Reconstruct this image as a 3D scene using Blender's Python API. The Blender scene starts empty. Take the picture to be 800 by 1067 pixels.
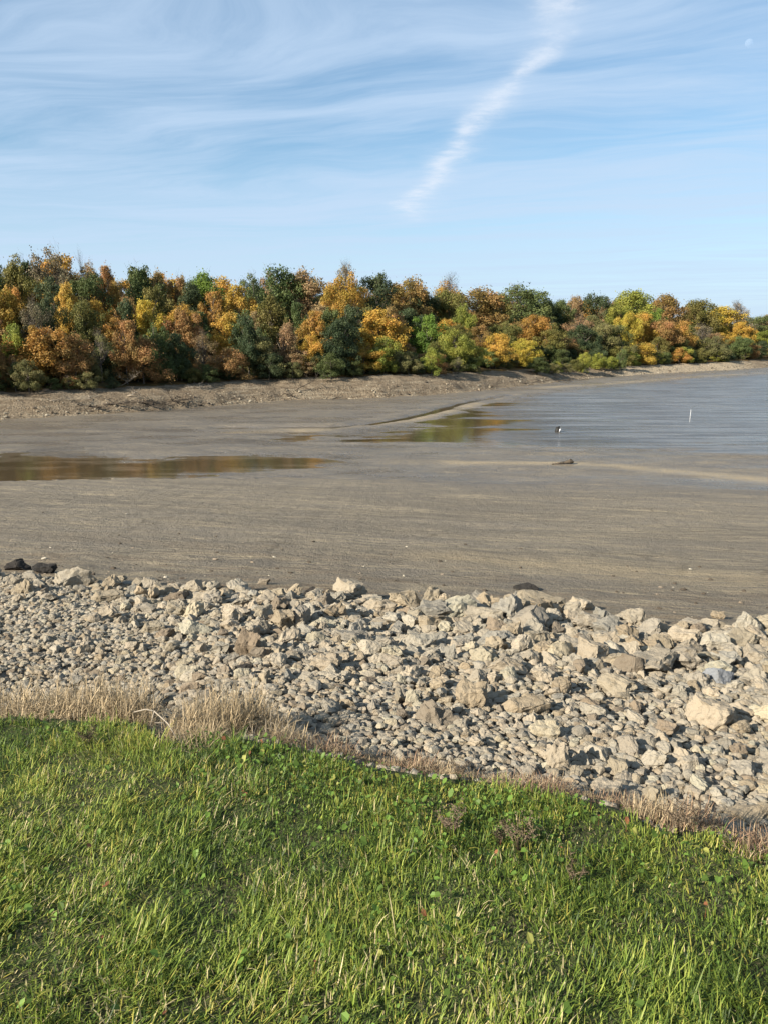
import bpy, bmesh, math, random
import numpy as np
from mathutils import Vector, Matrix

RNG = np.random.default_rng(7)
random.seed(7)
C = bpy.context.scene.collection
SC = bpy.context.scene

# ------------------------------------------------------------------ camera model (metres; water level is z = 0)
EYE = 7.0
FPX, IW, IH, HOR = 800.0, 800.0, 1067.0, 352.0
PITCH = math.atan((IH / 2 - HOR) / FPX)
CP, SP = math.cos(PITCH), math.sin(PITCH)


def ray(u, v):
    dx, dy = (u - IW / 2) / FPX, -(v - IH / 2) / FPX
    return dx, CP + dy * SP, -SP + dy * CP


def on_plane(u, v, z=0.0):
    x, y, w = ray(u, v)
    t = (z - EYE) / w
    return x * t, y * t


def elev_z(v, dist):
    _, y, w = ray(400, v)
    return EYE + dist * w / y


def project(x, y, z):
    z = z - EYE
    dep = y * CP - z * SP
    upc = y * SP + z * CP
    return IW / 2 + FPX * x / dep, IH / 2 - FPX * upc / dep


# ------------------------------------------------------------------ numpy noise
def _hash(ix, iy, seed):
    h = (ix.astype(np.int64) * 374761393 + iy.astype(np.int64) * 668265263 + seed * 974634777) & 0xFFFFFFFF
    h = ((h ^ (h >> 13)) * 1274126177) & 0xFFFFFFFF
    h = h ^ (h >> 16)
    return (h & 0xFFFF) / 65535.0 * 2 - 1


def vnoise(x, y, seed=0):
    ix, iy = np.floor(x), np.floor(y)
    fx, fy = x - ix, y - iy
    fx = fx * fx * fx * (fx * (fx * 6 - 15) + 10)
    fy = fy * fy * fy * (fy * (fy * 6 - 15) + 10)
    a, b = _hash(ix, iy, seed), _hash(ix + 1, iy, seed)
    c, d = _hash(ix, iy + 1, seed), _hash(ix + 1, iy + 1, seed)
    return (a + (b - a) * fx) * (1 - fy) + (c + (d - c) * fx) * fy


def fbm(x, y, oct=4, seed=0):
    x, y = np.asarray(x, float), np.asarray(y, float)
    s, a, n = 0, 1.0, 0
    for i in range(oct):
        s = s + a * vnoise(x * 2 ** i + 13.7 * i, y * 2 ** i - 7.1 * i, seed + i)
        n += a
        a *= 0.5
    return s / n


def sstep(a, b, x):
    t = np.clip((x - a) / (b - a), 0, 1)
    return t * t * (3 - 2 * t)


def seg_dist(x, y, pts, closed=False):
    d = np.full(np.shape(x), 1e9)
    n = len(pts)
    for i in range(n if closed else n - 1):
        (ax, ay), (bx, by) = pts[i], pts[(i + 1) % n]
        ex, ey = bx - ax, by - ay
        t = np.clip(((x - ax) * ex + (y - ay) * ey) / (ex * ex + ey * ey + 1e-12), 0, 1)
        d = np.minimum(d, np.hypot(x - ax - t * ex, y - ay - t * ey))
    return d


def poly_sd(x, y, pts):
    ins = np.zeros(np.shape(x), bool)
    n = len(pts)
    for i in range(n):
        (ax, ay), (bx, by) = pts[i], pts[(i + 1) % n]
        c = ((ay > y) != (by > y))
        xi = ax + (y - ay) * (bx - ax) / ((by - ay) if abs(by - ay) > 1e-9 else 1e-9)
        ins ^= (c & (x < xi))
    d = seg_dist(x, y, pts, True)
    return np.where(ins, d, -d)


# ------------------------------------------------------------------ terrain shape
def lawn_z(x, y):
    return EYE - 1.62 - 0.08 * np.clip(y, -12, 12) + 0.012 * fbm(np.asarray(x) * 2.3, np.asarray(y) * 2.3, 2, 31)


_ed = []
for (u, v) in [(-160, 752), (0, 748), (150, 757), (250, 771), (330, 786), (400, 800), (550, 824), (680, 858), (800, 884), (960, 930)]:
    x_, y_, w_ = ray(u, v)
    t_ = 1.62 / (-w_ - 0.08 * y_)
    _ed.append((x_ * t_, y_ * t_))
_ed = np.array(_ed)


def edge_y(x):
    x = np.asarray(x, float)
    b = np.interp(x, _ed[:, 0], _ed[:, 1])
    b = np.where(x < _ed[0, 0], _ed[0, 1] - 0.2 * (x - _ed[0, 0]), b)
    b = np.where(x > _ed[-1, 0], _ed[-1, 1] - 0.3 * (x - _ed[-1, 0]), b)
    b = b - 0.17 * np.exp(-((x + 1.03) / .13) ** 2) - 0.10 * np.exp(-((x - 1.06) / .10) ** 2)
    return b + 0.10 * fbm(x * 1.9, x * 0 + 3.3, 4, 5)


ZM = 4.1
_me = np.array([on_plane(u, v, ZM) for (u, v) in [(-200, 596), (0, 602), (150, 615), (250, 625), (400, 638), (540, 638), (650, 654), (800, 666), (1000, 684)]])


_mp = np.polyfit(_me[:, 0], _me[:, 1], 3)


def mud_y(x):
    x = np.asarray(x, float)
    xc = np.clip(x, _me[0, 0], _me[-1, 0])
    b = np.polyval(_mp, xc) - 0.2 * (x - xc)
    return b + 0.18 * fbm(x * 0.9, x * 0 + 8.1, 3, 9)


SHORE = [(-400, 30), (-150, 36), (-80, 47)] + [on_plane(u, v) for (u, v) in
         [(-60, 442), (0, 438), (60, 435), (130, 431), (220, 424), (300, 418), (400, 415), (480, 410), (530, 404), (565, 400.5),
          (592, 396.5), (612, 395), (640, 392.6), (680, 390), (730, 387), (765, 385.4), (800, 383.2)]] + [(120, 215), (240, 320), (600, 520)]
_sx = np.array([p[0] for p in SHORE])
_sy = np.array([p[1] for p in SHORE])


def shore_sd(x, y):
    d = seg_dist(x, y, SHORE)
    return np.where(y > np.interp(x, _sx, _sy), d, -d)


LAKE = [on_plane(u, v) for (u, v) in [(455, 433), (480, 426), (520, 417), (560, 410), (600, 404), (660, 399), (720, 394), (770, 391.5), (830, 389),
        (1000, 386), (1400, 392), (1300, 480), (1000, 486), (830, 481), (760, 477), (700, 472), (640, 469), (600, 469), (560, 469), (520, 465),
        (470, 464), (420, 464), (352, 463), (372, 456), (425, 446)]]
PUD = [on_plane(u, v) for (u, v) in [(-120, 476), (0, 474), (40, 472), (100, 475), (150, 477), (230, 473), (290, 474), (340, 475), (385, 479),
       (350, 489), (270, 494), (190, 500), (140, 504), (90, 510), (50, 513), (0, 516), (-120, 520)]]
PUD2 = [on_plane(u, v) for (u, v) in [(262, 457), (330, 449), (365, 453), (322, 460)]]
GROOVE = [on_plane(u, v) for (u, v) in [(230, 447), (300, 446), (345, 446), (385, 443), (420, 437), (450, 430), (480, 421), (530, 412)]]


def terrain(x, y, full=False):
    x, y = np.asarray(x, float), np.asarray(y, float)
    ye, ym = edge_y(x), mud_y(x)
    zl = lawn_z(x, y)
    # bank
    t = np.clip((y - ye) / np.maximum(ym - ye, 0.1), 0, 1)
    z0 = EYE - 1.62 - 0.08 * np.clip(ye, -12, 12)
    scarp = 0.13 + 0.24 * sstep(-0.5, -2.2, x) + 0.06 * sstep(0.6, 1.6, x)
    zb = z0 - scarp * sstep(0, 0.045, t) + (ZM - z0 + scarp + 0.05) * (t ** 0.95)
    zb = zb + 0.05 * fbm(x * 1.3, y * 1.3, 3, 21) * sstep(0, .15, t) * sstep(1, .85, t)
    # mud
    d = np.maximum(y - ym, 0)
    L = 31.0 + 2.0 * fbm(x * 0.05, x * 0, 2, 3)
    q = np.clip(d / L, 0, 1)
    zm = 0.06 + (ZM - 0.06 + 0.05 * (1 - sstep(0, 1.5, d))) * (1 - q) ** 1.22
    rough = fbm(x * 0.30, y * 0.75, 5, 41) * 0.075 + fbm(x * 0.08, y * 0.25, 3, 44) * 0.07
    rag = fbm(x * 0.42 + 3.0, y * 1.5, 5, 49) * 0.11
    zm = zm + rough * sstep(0, 4, d) * (0.5 + 0.5 * q)
    zm = zm + 0.018 * fbm(x * 2.6, y * 2.6, 3, 47) * (1 - sstep(10, 40, d))
    wx = x + 3.4 * fbm(x * 0.18, y * 0.6, 5, 51)
    wy = y + 1.5 * fbm(x * 0.16, y * 0.5, 5, 55)
    far = y > 28
    sd = np.full(x.shape, -50.0)
    if np.any(far):
        fx, fy = wx[far], wy[far]
        s = np.maximum(poly_sd(fx, fy, LAKE), np.maximum(poly_sd(fx, fy, PUD), poly_sd(fx, fy, PUD2)))
        sd[far] = s
    zm = np.where(sd > -4, np.minimum(zm, 0.030 + 0.1 * sstep(0, 4, -sd) + 0.6 * rough + rag * sstep(-4, 0, sd)), zm)
    zm = zm + 0.12 * np.exp(-((y - 42.8) / 4.2) ** 2) * sstep(-3, 1.5, x)
    zm = np.where(sd > 0, zm - np.minimum(sd * 0.04, 0.12 + 0.2 * sstep(6, 14, sd)), zm)
    gd = np.full(x.shape, 50.0)
    if np.any(far):
        gd[far] = seg_dist(x[far], y[far] + 0.5 * fbm(x[far] * .4, y[far] * .4, 2, 61), GROOVE)
    zm = zm - 0.22 * np.exp(-(gd / 0.55) ** 2) + 0.10 * np.exp(-((gd - 1.5) / 0.9) ** 2)
    z = np.where(y < ye, zl, np.where(y < ym, zb, zm))
    # far shore
    ss = np.full(x.shape, -99.0)
    m = y > 22
    if np.any(m):
        ss[m] = shore_sd(x[m], y[m])
    ss = ss + np.where(m, 0.5 * fbm(x * 0.3, y * 0.3, 3, 71), 0)
    bh = np.interp(x, [-60, -20, 0, 25, 45, 100], [2.0, 2.05, 2.25, 1.8, 1.3, 1.5])
    bank = bh * (0.55 * sstep(0, 2.2, ss) + 0.45 * sstep(1.5, 6, ss)) + 0.20 * fbm(x * 0.55, y * 0.55, 5, 75) * sstep(0, 2, ss)
    hill = np.clip(ss - 6, 0, 70) * 0.15 + 0.8 * fbm(x * 0.03, y * 0.03, 2, 79) * sstep(8, 30, ss)
    z = np.where(ss > 0, np.maximum(z, 0.03) + bank + hill, z)
    if full:
        return z, ye, ym, ss, sd, gd
    return z


def tz(x, y):
    return float(terrain(np.array([x]), np.array([y]))[0])


def ground_hit(u, v, t0=1.5, t1=260.0):
    """first point of the terrain along the sight line of a pixel of the photograph"""
    dx, dy, dz = ray(u, v)
    t = np.geomspace(t0, t1, 3000)
    g = terrain(dx * t, dy * t)
    k = np.argmax(EYE + dz * t < g)
    return float(dx * t[k]), float(dy * t[k]), float(g[k])


_AT = {}
def at_offset(u, off):
    """the spot on the far shore that many metres behind the water's edge, along the sight line of column u"""
    k = int(round(u / 2.0))
    if k not in _AT:
        t = np.linspace(30, 420, 1600)
        _AT[k] = (t, shore_sd((k * 2.0 - 400) / 800 * t / 1.013, t))
    t, sd_ = _AT[k]
    i = int(np.argmax(sd_ > off))
    return float((u - 400) / 800 / 1.013 * t[i]), float(t[i])


def tz_far(x, y): return tz(x, y)


# ------------------------------------------------------------------ mesh helpers
def mesh_np(name, V, F, mat=None, smooth=False, attrs=None):
    V = np.asarray(V, np.float32)
    F = [np.asarray(f, np.int32) for f in (F if isinstance(F, (list, tuple)) else [F])]
    F = [f for f in F if len(f)]
    me = bpy.data.meshes.new(name)
    me.vertices.add(len(V))
    me.vertices.foreach_set("co", V.ravel())
    idx = np.concatenate([f.ravel() for f in F])
    tot = np.concatenate([np.full(len(f), f.shape[1], np.int32) for f in F])
    start = np.concatenate([[0], np.cumsum(tot)[:-1]]).astype(np.int32)
    me.loops.add(len(idx))
    me.loops.foreach_set("vertex_index", idx)
    me.polygons.add(len(tot))
    me.polygons.foreach_set("loop_start", start)
    me.update(calc_edges=True)
    me.polygons.foreach_set("use_smooth", np.full(len(tot), bool(smooth)))
    for k, a in (attrs or {}).items():
        a = np.asarray(a, np.float32)
        if a.ndim == 1:
            at = me.attributes.new(k, 'FLOAT', 'POINT')
            at.data.foreach_set("value", a)
        else:
            at = me.attributes.new(k, 'FLOAT_COLOR', 'POINT')
            if a.shape[1] == 3:
                a = np.concatenate([a, np.ones((len(a), 1), np.float32)], 1)
            at.data.foreach_set("color", a.ravel())
    if mat:
        me.materials.append(mat)
    me.update()
    return me


def link(name, data, parent=None, loc=(0, 0, 0), rot=(0, 0, 0), scale=(1, 1, 1)):
    o = bpy.data.objects.new(name, data)
    C.objects.link(o)
    if parent:
        o.parent = parent
    o.location, o.rotation_euler, o.scale = loc, rot, scale
    return o


def tag(o, label=None, cat=None, group=None, kind=None):
    if label: o["label"] = label
    if cat: o["category"] = cat
    if group: o["group"] = group
    if kind: o["kind"] = kind
    return o


class MB:
    """collects tubes and loose faces for ONE mesh"""
    def __init__(self):
        self.V, self.Q, self.T, self.n = [], [], [], 0

    def add(self, V, Q=None, T=None):
        V = np.asarray(V, float)
        if Q is not None and len(Q): self.Q.append(np.asarray(Q) + self.n)
        if T is not None and len(T): self.T.append(np.asarray(T) + self.n)
        self.V.append(V)
        self.n += len(V)

    def tube(self, pts, rad, sides=6):
        pts = np.asarray(pts, float)
        n = len(pts)
        rad = np.broadcast_to(np.asarray(rad, float), (n,))
        V = []
        for i in range(n):
            d = pts[min(i + 1, n - 1)] - pts[max(i - 1, 0)]
            d = d / (np.linalg.norm(d) + 1e-9)
            a = np.cross(d, [0.3, 0.1, 1.0] if abs(d[2]) < 0.9 else [1.0, 0.2, 0])
            a /= np.linalg.norm(a) + 1e-9
            b = np.cross(d, a)
            th = np.arange(sides) * 2 * math.pi / sides
            V.append(pts[i] + rad[i] * (np.cos(th)[:, None] * a + np.sin(th)[:, None] * b))
        V = np.concatenate(V + [pts[:1], pts[-1:]])
        Q, T = [], []
        for i in range(n - 1):
            for k in range(sides):
                k2 = (k + 1) % sides
                Q.append((i * sides + k, i * sides + k2, (i + 1) * sides + k2, (i + 1) * sides + k))
        for k in range(sides):
            k2 = (k + 1) % sides
            T.append((n * sides, k2, k))
            T.append((n * sides + 1, (n - 1) * sides + k, (n - 1) * sides + k2))
        self.add(V, Q, T)

    def mesh(self, name, mat=None, smooth=True, attrs=None):
        F = []
        if self.Q: F.append(np.concatenate(self.Q))
        if self.T: F.append(np.concatenate(self.T))
        return mesh_np(name, np.concatenate(self.V), F, mat, smooth, attrs)


# ------------------------------------------------------------------ materials
def new_mat(name):
    m = bpy.data.materials.new(name)
    m.use_nodes = True
    nt = m.node_tree
    nt.nodes.clear()
    out = nt.nodes.new("ShaderNodeOutputMaterial")
    return m, nt, out


class N:
    """small node-writing helper"""
    def __init__(self, nt): self.nt = nt

    def node(self, typ, **kw):
        n = self.nt.nodes.new(typ)
        for k, v in kw.items():
            setattr(n, k, v)
        return n

    def put(self, sock, val):
        if isinstance(val, bpy.types.NodeSocket): self.nt.links.new(val, sock)
        elif val is not None: sock.default_value = val

    def math(self, op, a, b=None, c=None, clamp=False):
        n = self.node("ShaderNodeMath", operation=op, use_clamp=clamp)
        for i, v in enumerate((a, b, c)):
            if v is not None: self.put(n.inputs[i], v)
        return n.outputs[0]

    def mix(self, f, a, b, blend='MIX'):
        n = self.node("ShaderNodeMix", data_type='RGBA', blend_type=blend)
        self.put(n.inputs[0], f)
        for s, v in ((n.inputs[6], a), (n.inputs[7], b)):
            if isinstance(v, tuple) and len(v) == 3: v = v + (1,)
            self.put(s, v)
        return n.outputs[2]

    def noise(self, vec=None, scale=5, detail=4, rough=0.55, dist=0.0):
        n = self.node("ShaderNodeTexNoise")
        if vec is not None: self.put(n.inputs["Vector"], vec)
        n.inputs["Scale"].default_value = scale
        n.inputs["Detail"].default_value = detail
        n.inputs["Roughness"].default_value = rough
        n.inputs["Distortion"].default_value = dist
        return n.outputs[0]

    def ramp(self, f, a, b, lo=0.0, hi=1.0):
        n = self.node("ShaderNodeMapRange", interpolation_type='SMOOTHSTEP')
        self.put(n.inputs[0], f)
        for i, v in zip((1, 2, 3, 4), (a, b, lo, hi)): n.inputs[i].default_value = v
        return n.outputs[0]

    def map(self, vec, scale=(1, 1, 1), rot=(0, 0, 0), loc=(0, 0, 0)):
        n = self.node("ShaderNodeMapping")
        self.put(n.inputs[0], vec)
        n.inputs["Scale"].default_value = scale
        n.inputs["Rotation"].default_value = rot
        n.inputs["Location"].default_value = loc
        return n.outputs[0]

    def attr(self, name, out="Fac"):
        return self.node("ShaderNodeAttribute", attribute_name=name).outputs[out]

    def bump(self, h, strength=0.5, dist=0.02, normal=None):
        n = self.node("ShaderNodeBump")
        self.put(n.inputs["Height"], h)
        n.inputs["Strength"].default_value = strength
        n.inputs["Distance"].default_value = dist
        if normal is not None: self.put(n.inputs["Normal"], normal)
        return n.outputs[0]

    def bsdf(self, color, rough=0.9, spec=0.3, normal=None, **kw):
        n = self.node("ShaderNodeBsdfPrincipled")
        if isinstance(color, tuple) and len(color) == 3: color = color + (1,)
        self.put(n.inputs["Base Color"], color)
        self.put(n.inputs["Roughness"], rough)
        self.put(n.inputs["Specular IOR Level"], spec)
        if normal is not None: self.put(n.inputs["Normal"], normal)
        return n.outputs[0]

    def pos(self): return self.node("ShaderNodeNewGeometry").outputs["Position"]


def finish(nt, out, sh): nt.links.new(sh, out.inputs["Surface"])


def mat_soil():
    m, nt, out = new_mat("lawn_soil"); n = N(nt); p = n.pos()
    a = n.noise(p, 9, 5)
    b = n.noise(p, 60, 3)
    col = n.mix(n.ramp(a, .35, .65), (.035, .036, .014), (.05, .065, .018))
    col = n.mix(n.ramp(b, .5, .7), col, (.10, .085, .045))
    finish(nt, out, n.bsdf(col, .95, .15, n.bump(b, .8, .02)))
    return m


def mat_gravel():
    m, nt, out = new_mat("gravel_bed"); n = N(nt); p = n.pos()
    v = n.node("ShaderNodeTexVoronoi"); n.put(v.inputs["Vector"], p); v.inputs["Scale"].default_value = 26
    b = n.noise(p, 2.2, 5)
    c = n.noise(p, 90, 3)
    col = n.mix(n.ramp(b, .35, .65), (.155, .13, .098), (.235, .205, .16))
    col = n.mix(n.ramp(v.outputs["Distance"], .25, .6), col, (.13, .11, .085))
    h = n.math('ADD', n.math('MULTIPLY', v.outputs["Distance"], -1.0), n.math('MULTIPLY', c, .3))
    finish(nt, out, n.bsdf(col, .95, .15, n.bump(h, .9, .03)))
    return m


def mat_mud():
    m, nt, out = new_mat("lake_mud"); n = N(nt); p = n.pos()
    wet, sand = n.attr("wet"), n.attr("sand")
    big = n.noise(n.map(p, (.12, .3, 1)), 1, 5)
    # strand lines left by the falling water: long thin streaks nearly parallel with the shore
    pr = n.map(p, (1, 1, 1), (0, 0, .24))
    warp = n.node("ShaderNodeVectorMath", operation='ADD')
    wn = n.node("ShaderNodeTexNoise"); n.put(wn.inputs["Vector"], p); wn.inputs["Scale"].default_value = .35
    n.put(warp.inputs[0], pr); n.put(warp.inputs[1], wn.outputs["Color"])
    s1 = n.noise(n.map(warp.outputs[0], (.28, 3.2, .1)), 1, 4, .6)
    s2 = n.noise(n.map(warp.outputs[0], (.7, 9.0, .1)), 1, 3, .6)
    fine = n.noise(p, 26, 5, .65)
    mid = n.noise(p, 5.5, 5, .6)
    col = n.mix(n.ramp(big, .3, .7), (.166, .142, .109), (.206, .178, .139))
    col = n.mix(n.math('MULTIPLY', n.ramp(s1, .52, .62), .40), col, (.26, .215, .15))
    col = n.mix(n.math('MULTIPLY', n.ramp(s2, .56, .64), .40), col, (.27, .225, .155))
    col = n.mix(n.math('MULTIPLY', n.ramp(mid, .43, .32), .55), col, (.085, .066, .048))
    col = n.mix(n.math('MULTIPLY', n.ramp(fine, .60, .72), .35), col, (.30, .26, .20))
    rust = n.noise(n.map(p, (.5, 1.1, 1)), 1.3, 5, .65)
    col = n.mix(n.math('MULTIPLY', n.math('MULTIPLY', n.ramp(rust, .46, .62), n.attr('shoreband')), .75), col, (.235, .150, .075))
    band = n.noise(n.map(warp.outputs[0], (.10, 1.1, .1)), 1, 4, .6)
    col = n.mix(n.math('MULTIPLY', n.ramp(band, .42, .60), .40), col, (.140, .121, .096))
    ln = n.math('ABSOLUTE', n.math('SUBTRACT', s1, .5)); ln2 = n.math('ABSOLUTE', n.math('SUBTRACT', s2, .52))
    s3 = n.noise(n.map(warp.outputs[0], (.13, 1.15, .1)), 1, 4, .6)
    l3 = n.math('MINIMUM', n.math('ABSOLUTE', n.math('SUBTRACT', s3, .47)), n.math('ABSOLUTE', n.math('SUBTRACT', s3, .56)))
    l3 = n.math('MULTIPLY', n.ramp(l3, .030, .008), n.ramp(n.noise(n.map(p, (.35, .9, 1)), 1, 4), .40, .58))
    ln = n.math('MULTIPLY', n.ramp(ln, .022, .004), n.ramp(n.noise(n.map(p, (.3, .8, 1)), 1, 3), .42, .58))
    ln2 = n.math('MULTIPLY', n.ramp(ln2, .016, .003), n.ramp(n.noise(n.map(p, (.5, .9, 1)), 1, 3), .50, .62))
    col = n.mix(n.math('MULTIPLY', n.math('MAXIMUM', l3, n.math('MAXIMUM', ln, ln2)), .6), col, (.34, .28, .185))
    cv = n.node("ShaderNodeTexVoronoi", feature='DISTANCE_TO_EDGE'); n.put(cv.inputs["Vector"], n.map(warp.outputs[0], (.9, 1.5, .1))); cv.inputs["Scale"].default_value = .55
    crack = n.math('MULTIPLY', n.ramp(cv.outputs["Distance"], .030, .006), n.ramp(n.noise(p, .30, 4, .6), .50, .60))
    col = n.mix(n.math('MULTIPLY', crack, .35), col, (.06, .048, .035))
    pit = n.noise(n.map(p, (1, 1.3, 1)), 3.4, 3, .6)
    col = n.mix(n.math('MULTIPLY', n.ramp(pit, .33, .27), .5), col, (.085, .068, .048))
    grit = n.noise(p, 75, 4, .7)
    col = n.mix(n.math('MULTIPLY', n.ramp(grit, .44, .34), .40), col, (.08, .064, .046))
    sd = n.math('MULTIPLY', sand, n.ramp(s2, .30, .5), None, True)
    col = n.mix(sd, col, (.40, .315, .19))
    dark = n.mix(1.0, col, (.62, .60, .58), 'MULTIPLY')
    col = n.mix(wet, col, dark)
    film = n.math('POWER', wet, 7.0)
    r = n.math('SUBTRACT', .92, n.math('ADD', n.math('MULTIPLY', wet, .46), n.math('MULTIPLY', film, .30)))
    r = n.math('ADD', r, n.math('MULTIPLY', n.math('SUBTRACT', mid, .5), .5), None, True)
    spec = n.math('ADD', .12, n.math('ADD', n.math('MULTIPLY', wet, .40), n.math('MULTIPLY', film, .4)))
    h = n.math('ADD', n.math('MULTIPLY', fine, .8), n.math('ADD', mid, n.math('MULTIPLY', s2, .6)))
    finish(nt, out, n.bsdf(col, r, spec, n.bump(h, .9, .11)))
    return m


def mat_farbank():
    m, nt, out = new_mat("exposed_shore"); n = N(nt); p = n.pos()
    a = n.noise(p, 1.3, 6, .65)
    b = n.noise(n.map(p, (.15, .15, 3.0)), 1.6, 4)
    c = n.noise(p, 4.5, 4, .7)
    col = n.mix(n.ramp(a, .35, .65), (.16, .120, .078), (.255, .20, .135))
    col = n.mix(n.math('MULTIPLY', n.ramp(b, .5, .65), .6), col, (.33, .275, .195))
    col = n.mix(n.math('MULTIPLY', n.ramp(c, .45, .35), .7), col, (.09, .07, .05))
    col = n.mix(n.math('MULTIPLY', n.attr('spit'), .75), col, (.40, .325, .225))
    h = n.math('ADD', a, c)
    finish(nt, out, n.bsdf(col, .95, .15, n.bump(h, 1.0, .5)))
    return m


def mat_hill():
    m, nt, out = new_mat("leaf_litter"); n = N(nt); p = n.pos()
    a = n.noise(p, .8, 6, .65)
    col = n.mix(n.ramp(a, .35, .65), (.05, .045, .02), (.15, .085, .03))
    finish(nt, out, n.bsdf(col, .95, .1, n.bump(a, .8, .3)))
    return m


def mat_water():
    m, nt, out = new_mat("shallow_water"); n = N(nt); p = n.pos()
    rip = n.attr("ripple")
    w1 = n.noise(n.map(p, (.30, 1.1, 1), (0, 0, .15)), 1.0, 6, .7)
    w2 = n.noise(n.map(p, (.10, .5, 1), (0, 0, .1)), 1, 3)
    big = n.ramp(w2, .40, .58)
    amp = n.math('MULTIPLY', rip, n.math('ADD', .45, n.math('MULTIPLY', big, .55)))
    amp = n.math('ADD', amp, .02)
    b = n.node("ShaderNodeBump"); n.put(b.inputs["Height"], w1); n.put(b.inputs["Strength"], amp); b.inputs["Distance"].default_value = .9
    col = n.mix(rip, (.060, .045, .026), n.mix(n.ramp(n.noise(n.map(p, (.10, .8, 1)), 1, 5, .65), .40, .60), (.075, .072, .068), (.150, .151, .148)))
    col = n.mix(n.ramp(n.attr('depth'), .09, .0), col, (.125, .098, .066))
    finish(nt, out, n.bsdf(col, n.math('ADD', .05, n.math('MULTIPLY', rip, n.math('ADD', .16, n.math('MULTIPLY', n.ramp(n.noise(n.map(p, (.07, .75, 1), (0, 0, .08)), 1, 4, .6), .38, .62), .26)))), 1.0, b.outputs[0]))
    return m


def mat_rock(use_attr):
    m, nt, out = new_mat("broken_limestone" if not use_attr else "crushed_stone"); n = N(nt)
    if use_attr:
        base = n.attr("col", "Color")
        co = n.pos()
        k = 1.0
    else:
        oi = n.node("ShaderNodeObjectInfo")
        base = oi.outputs["Color"]
        sep = n.node("ShaderNodeVectorMath", operation='ADD')
        n.put(sep.inputs[0], n.node("ShaderNodeTexCoord").outputs["Object"])
        n.put(sep.inputs[1], oi.outputs["Location"])
        co = n.pos()
        k = 1.0
    a = n.noise(co, 14, 6, .65)
    b = n.noise(co, 70, 4, .7)
    v = n.node("ShaderNodeTexVoronoi"); n.put(v.inputs["Vector"], co); v.inputs["Scale"].default_value = 55
    col = n.mix(n.math('MULTIPLY', n.ramp(a, .5, .72), .55), base, n.mix(1.0, base, (.66, .60, .50), 'MULTIPLY'))
    col = n.mix(n.math('MULTIPLY', n.ramp(b, .54, .7), .5), col, n.mix(1.0, base, (1.25, 1.24, 1.22), 'MULTIPLY'))
    col = n.mix(n.math('MULTIPLY', n.ramp(v.outputs["Distance"], .22, .08), .35), col, n.mix(1.0, base, (.45, .41, .36), 'MULTIPLY'))
    h = n.math('ADD', n.math('MULTIPLY', a, 1.2), n.math('MULTIPLY', b, .6))
    finish(nt, out, n.bsdf(col, .93, .2, n.bump(h, .75, .022)))
    return m


def mat_leafy(name, source, rough=.6, trans=.35, obj_color=False):
    m, nt, out = new_mat(name); n = N(nt)
    if obj_color:
        oi = n.node("ShaderNodeObjectInfo")
        base = oi.outputs["Color"]
        var = n.attr("leafvar", "Color")
        sp = n.node("ShaderNodeSeparateColor"); n.put(sp.inputs[0], var)
        r, g = sp.outputs[0], sp.outputs[1]
        hue = n.node("ShaderNodeHueSaturation")
        n.put(hue.inputs["Hue"], n.math('ADD', .475, n.math('MULTIPLY', g, .055)))
        hue.inputs["Saturation"].default_value = 1.0
        n.put(hue.inputs["Value"], n.math('ADD', .55, n.math('MULTIPLY', r, .9)))
        pn = n.noise(n.pos(), .55, 4, .6)
        turn = n.math('MULTIPLY', n.ramp(n.math('ADD', n.math('MULTIPLY', pn, .7), n.math('MULTIPLY', sp.outputs[2], .3)), .48, .66), .42)
        n.put(hue.inputs["Color"], n.mix(turn, base, (.105, .112, .036)))
        col = hue.outputs[0]
    else:
        col = n.attr(source, "Color")
    d = n.bsdf(col, rough, .25)
    t = n.node("ShaderNodeBsdfTranslucent"); n.put(t.inputs[0], col)
    mx = n.node("ShaderNodeMixShader"); mx.inputs[0].default_value = trans
    nt.links.new(d, mx.inputs[1]); nt.links.new(t.outputs[0], mx.inputs[2])
    finish(nt, out, mx.outputs[0])
    return m


def mat_wood(name, c1, c2, scale=6, rough=.9):
    m, nt, out = new_mat(name); n = N(nt)
    p = n.node("ShaderNodeTexCoord").outputs["Object"]
    a = n.noise(n.map(p, (1, 1, .2)), scale, 5, .65)
    finish(nt, out, n.bsdf(n.mix(n.ramp(a, .35, .65), c1, c2), rough, .2, n.bump(a, .7, .03)))
    return m


def mat_plain(name, c1, c2, scale=8, rough=.7):
    m, nt, out = new_mat(name); n = N(nt)
    a = n.noise(n.node("ShaderNodeTexCoord").outputs["Object"], scale, 4)
    finish(nt, out, n.bsdf(n.mix(a, c1, c2), rough, .3))
    return m


M = dict(soil=mat_soil(), gravel=mat_gravel(), mud=mat_mud(), farbank=mat_farbank(), hill=mat_hill(), water=mat_water(),
         rock=mat_rock(False), stone=mat_rock(True), grass=mat_leafy("grass_blade", "col", .5, .32), dry=mat_leafy("dry_blade", "col", .75, .2),
         leaf=mat_leafy("autumn_leaf", None, .65, .30, True), bark=mat_wood("bark", (.06, .05, .04), (.15, .125, .10)),
         palewood=mat_wood("bleached_wood", (.16, .13, .095), (.30, .255, .20)), darkwood=mat_wood("wet_wood", (.03, .025, .02), (.09, .07, .05)),
         white=mat_plain("white_paint", (.5, .5, .5), (.6, .6, .6)), black=mat_plain("dark_wet_bark", (.006, .006, .006), (.02, .018, .015)),
         feather=mat_plain("dark_feather", (.02, .02, .022), (.05, .045, .04)))

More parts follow.
